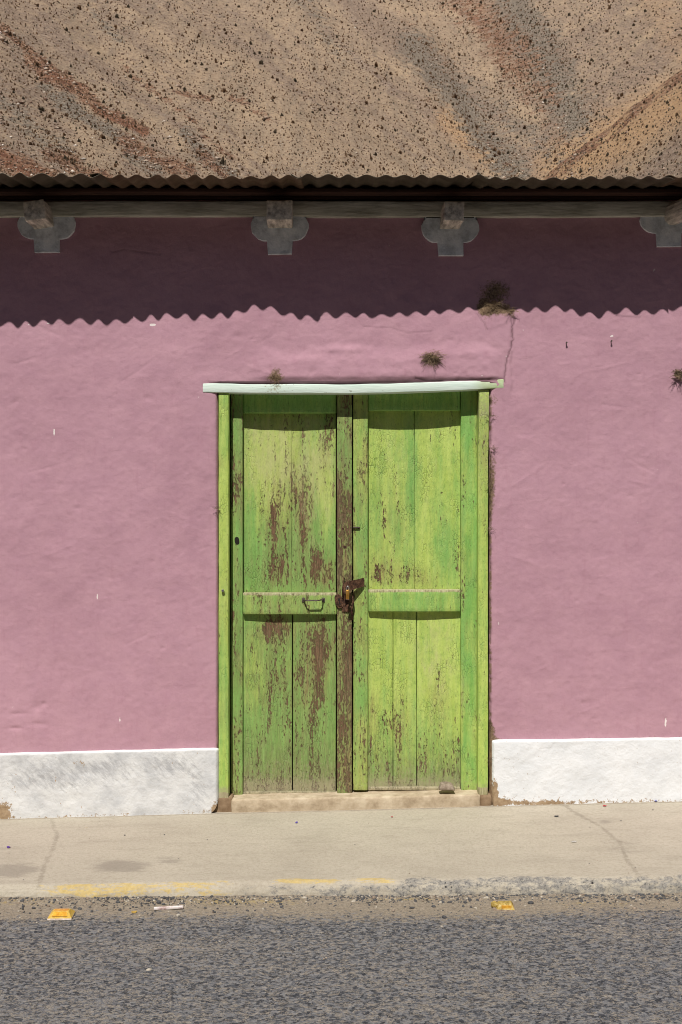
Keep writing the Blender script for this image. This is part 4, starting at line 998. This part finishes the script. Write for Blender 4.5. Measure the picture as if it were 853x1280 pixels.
def gpos(px, py, surf='road'):
    """ground point under a photo position, on road or pavement"""
    d = 5.0
    for i in range(30):
        y = d-DIST; x = PX(px, y)
        if surf == 'road': z = float(z_road(np.array(x), np.array(y)))
        else: z = float(lerp(z_wall(x), z_kerb(x), np.clip(-y/1.2, 0, 1)))
        d = FPX*(CAMZ-z)/(py-HOR)
    return x, d-DIST, z
# stone on the threshold
so = link('stone', None)if False else None
V, F = slab(-.042, .042, -.03, .03, 0, .030, .006, .02, .004, 5, 30); V[:, 0] *= 1-.35*np.clip(V[:, 2]/.03, 0, 1)
tag(link('stone', mesh_np('stone', V, F, MAT['stone'], smooth=False), loc=(PX(558.5, .015), .022, PZ(988.5, .0)+.003)), 'flat grey brown stone lying on the threshold against the right leaf', 'stone')
# white stick and leaf
x, y, z = gpos(211, 1137); m = M('pinkish_white_paint', .7); mw = m.done(m.ramp(m.noise(50, 4), (.35, (.35, .22, .2)), (.55, (.72, .66, .64))))
V, F = slab(-.056, .056, -.006, .006, 0, .010, .002, .015, .0015, 6, 30); mm = mesh_np('stick', V, F, mw, smooth=False)
tag(link('wood_sliver', mm, loc=(x, y, z+.002), rot=(0, -.03, .08)), 'thin pale splinter of painted wood lying in the gutter', 'splinter')
def scrap(name, px, py, surf, col, sx, sy, label, cat, seed):
    x, y, z = gpos(px, py, surf); r = random.Random(seed); m = M(name+'_colour', .6); mat = m.done(m.ramp(m.noise(90, 3), (.3, tuple(c*.6 for c in col)), (.7, col)))
    V = []; n = 8
    for i in range(n): a = 6.283*i/n; k = r.uniform(.7, 1.1); V.append((sx*k*math.cos(a), sy*k*math.sin(a), r.uniform(.002, .006)))
    V += [(v[0], v[1], v[2]-.0015) for v in V]
    F = [list(range(n)), list(range(2*n-1, n-1, -1))] + [[i, (i+1) % n, n+(i+1) % n, n+i][::-1] for i in range(n)]
    tag(link(name, poly_mesh(name, V, F, mat), loc=(x, y, z+.001), rot=(0, 0, r.uniform(0, 3))), label, cat)
scrap('dry_leaf', 168, 1141, 'road', (.55, .36, .08), .014, .009, 'small curled yellow leaf between the left road stud and the splinter', 'leaf', 1)
scrap('litter_scrap', 11, 1060, 'p', (.12, .05, .30), .009, .010, 'tiny purple scrap on the pavement at the far left', 'litter', 2)
scrap('litter_scrap', 756, 1008, 'p', (.55, .03, .05), .009, .009, 'tiny red scrap on the pavement below the white plinth', 'litter', 3)
scrap('litter_scrap', 820, 1002, 'p', (.06, .08, .45), .007, .010, 'tiny blue scrap at the foot of the right plinth', 'litter', 4)
scrap('litter_scrap', 371, 1029, 'p', (.10, .07, .42), .006, .008, 'tiny blue violet speck on the pavement below the left door leaf', 'litter', 5)
scrap('litter_scrap', 490, 1022, 'p', (.5, .04, .06), .005, .006, 'tiny red speck on the pavement below the right door leaf', 'litter', 6)
scrap('litter_scrap', 696, 1021, 'p', (.06, .065, .07), .014, .012, 'flat dark speck on the pavement right of the door', 'litter', 7)
scrap('litter_scrap', 718, 1053, 'p', (.62, .60, .56), .014, .010, 'pale paper fleck in the middle of the right pavement', 'litter', 8)
# pebbles: the larger ones in the gutter singly, the rest as gravel
MAT['pebd'] = m_simple('bitumen_pebble', ((.3, (.04, .04, .045)), (.7, (.12, .12, .12))), noise=50)
MAT['pebl'] = m_simple('pale_pebble', ((.3, (.35, .31, .25)), (.7, (.55, .5, .42))), noise=50)
big = [(199, 1127, .012, 0, 'left stud and splinter'), (150, 1136, .009, 0, 0), (147, 1151, .010, 0, 0), (223, 1143, .009, 1, 0), (573, 1123, .010, 0, 0), (664, 1128, .014, 0, 0), (640, 1132, .006, 1, 0),
       (582, 1127, .010, 0, 0), (692, 1149, .010, 0, 0), (682, 1148, .009, 0, 0), (741, 1098, .006, 1, 0), (557, 1102, .005, 0, 0), (564, 1102, .0045, 0, 0), (502, 1108, .012, 0, 0), (575, 1113, .013, 0, 0), (792, 1121, .008, 1, 0), (595, 1134, .008, 1, 0), (772, 1157, .009, 0, 0), (830, 1110, .012, 0, 0), (785, 1110, .012, 0, 0)]
pm = [rockmesh('pebble', 1, 60+i, MAT['pebd'], .65, 1) for i in range(3)] + [rockmesh('pebble', 1, 70+i, MAT['pebl'], .65, 1) for i in range(2)]
for i, (a, b, s, c, _) in enumerate(big):
    surf = 'road' if b > 1104 else 'p'; x, y, z = gpos(a, b+2, surf)
    o = link('pebble', pm[3+i % 2] if c else pm[i % 3], loc=(x, y, z+s*.3), rot=(0, 0, i*1.3)); o.scale = (s, s, s)
    side = 'left half' if a < 427 else 'right half'
    tag(o, ('pale' if c else 'dark') + ' pebble lying loose ' + ('on the road' if surf == 'road' else 'on the pavement lip') + ', ' + side + ' of the street edge', 'pebble', 'loose pebbles along the street edge')
def gravel():
    ico = rockmesh('g', 1, 5, MAT['pebd'], .6, 1); V0 = np.array([v.co[:] for v in ico.vertices]); F0 = np.array([p.vertices[:] for p in ico.polygons])
    N = 5200; Vs = []; Fs = []; mi = []; o = 0
    for i in range(N):
        x = rng.uniform(-2.1, 2.1)
        near = rng.uniform() < .68
        y = KY-.03-abs(rng.normal(0, .05)) if near else KY-.04-rng.exponential(.13)
        if near and x < -.9 and rng.uniform() < .6: continue
        s = math.exp(rng.normal(-5.75, .42)); s = min(s, .0105)
        z = float(z_road(np.array(x), np.array(y)))+s*.25
        a = rng.uniform(0, 6.28); c, q = math.cos(a), math.sin(a); W = V0*[s*rng.uniform(.8, 1.5), s, s]
        W = np.stack([W[:, 0]*c-W[:, 1]*q, W[:, 0]*q+W[:, 1]*c, W[:, 2]], -1)+[x, y, z]
        Vs.append(W); Fs.append(F0+o); o += len(V0); k = 0 if rng.uniform() < .72 else (1 if rng.uniform() < .4 else 2); mi += [k]*len(F0)
    for i in range(70):
        x = rng.uniform(-1.9, 1.9); y = rng.uniform(-1.15, -.05); s = math.exp(rng.normal(-6.1, .3)); z = float(lerp(z_wall(x), z_kerb(x), -y/1.2))+s*.3
        Vs.append(V0*s+[x, y, z]); Fs.append(F0+o); o += len(V0); mi += [0 if i % 3 else 2]*len(F0)
    me = mesh_np('gravel', np.concatenate(Vs), np.concatenate(Fs), [MAT['pebd'], MAT['pebl'], MAT['stone']], smooth=False, fmat=mi)
    tag(link('gravel', me), 'fine dark gravel and grit swept along the foot of the kerb', 'gravel', kind='stuff')
gravel()
# tufts of straw growing out of / stuck in the wall
def tuft(name, px, py, n, L, spread, label, cat, seed, droop=.15, mat='straw', thick=.0008, group=None):
    r = random.Random(seed); parts = []
    for i in range(n):
        a = r.uniform(0, math.pi*2); s = Vector((r.gauss(0, spread), -.002, r.gauss(0, spread*.55))); l = L*r.uniform(.4, 1.1)
        d = Vector((math.cos(a)*.9, -r.uniform(.05, .4), math.sin(a)*.4-.1)).normalized(); pts = []
        for k in range(5):
            t = k/4; p = s + d*l*t + Vector((r.gauss(0, .002), 0, -droop*l*t*t)); p.y = min(p.y, -.002); pts.append(p)
        parts.append(tube(pts, [thick*(1-.5*k/4) for k in range(5)], 4, False))
    V, F = merge(*parts); o = link(name, poly_mesh(name, V, F, MAT[mat]), loc=(PX(px), -.012, PZ(py))); return tag(o, label, cat, group)
MAT['twig'] = m_simple('dark_twig', ((.3, (.05, .032, .02)), (.7, (.19, .135, .085))), noise=60, rough=.9)
tuft('straw_tuft', 538, 444, 70, .042, .022, 'tuft of dry straw poking from the pink wall just above the lintel', 'straw', 1)
tuft('straw_tuft', 540, 449, 60, .050, .014, 'dark twiggy nest remains below the straw tuft above the lintel', 'nest', 2, mat='twig', thick=.0016)
tuft('straw_tuft', 849, 467, 60, .045, .012, 'straw tuft on the wall at the right edge of the photo', 'straw', 3, mat='twig', thick=.0014)
tuft('straw_tuft', 617, 382, 50, .045, .014, 'dusty straw clump at the shadow edge right of the third corbel', 'straw', 4)
tuft('straw_tuft', 638, 388, 26, .035, .010, 'wispy straw clump at the top of the wall crack', 'straw', 5)
tuft('straw_tuft', 346, 475, 20, .034, .014, 'fine dry grass on the left part of the lintel', 'straw', 6, droop=-.3, thick=.0007)
for i, (a, b) in enumerate(((614, 520), (615, 560), (612, 605), (613, 660), (613, 948), (272, 634))):
    tuft('root_wisp', a, b, 16, .028, .008, ['wisp of rootlets below the right end of the lintel', 'wisp of rootlets beside the upper right door post', 'wisp of rootlets beside the crumbled notch of the right post', 'wisp of rootlets beside the right post above mid height', 'wisp of rootlets at the top of the right plinth end', 'wisp of rootlets beside the left door post'][i], 'rootlets', 20+i, mat='twig', thick=.0007)
for i, (a, b) in enumerate(((708, 429), (764, 427))):
    V, F = tube([(0, .01, .0), (0, -.012, .002)], .0026, 7); V2, F2 = tube([(0, -.010, .002), (0, -.013, .002)], .0045, 8)
    tag(link('nail', poly_mesh('nail', *merge((V, F), (V2, F2)), MAT['iron']), loc=(PX(a), -.002, PZ(b))), ['short dark nail in the pink wall, the one nearer the door', 'dark nail in the pink wall, the one farther right'][i], 'nail')
print('objects', len(bpy.data.objects))
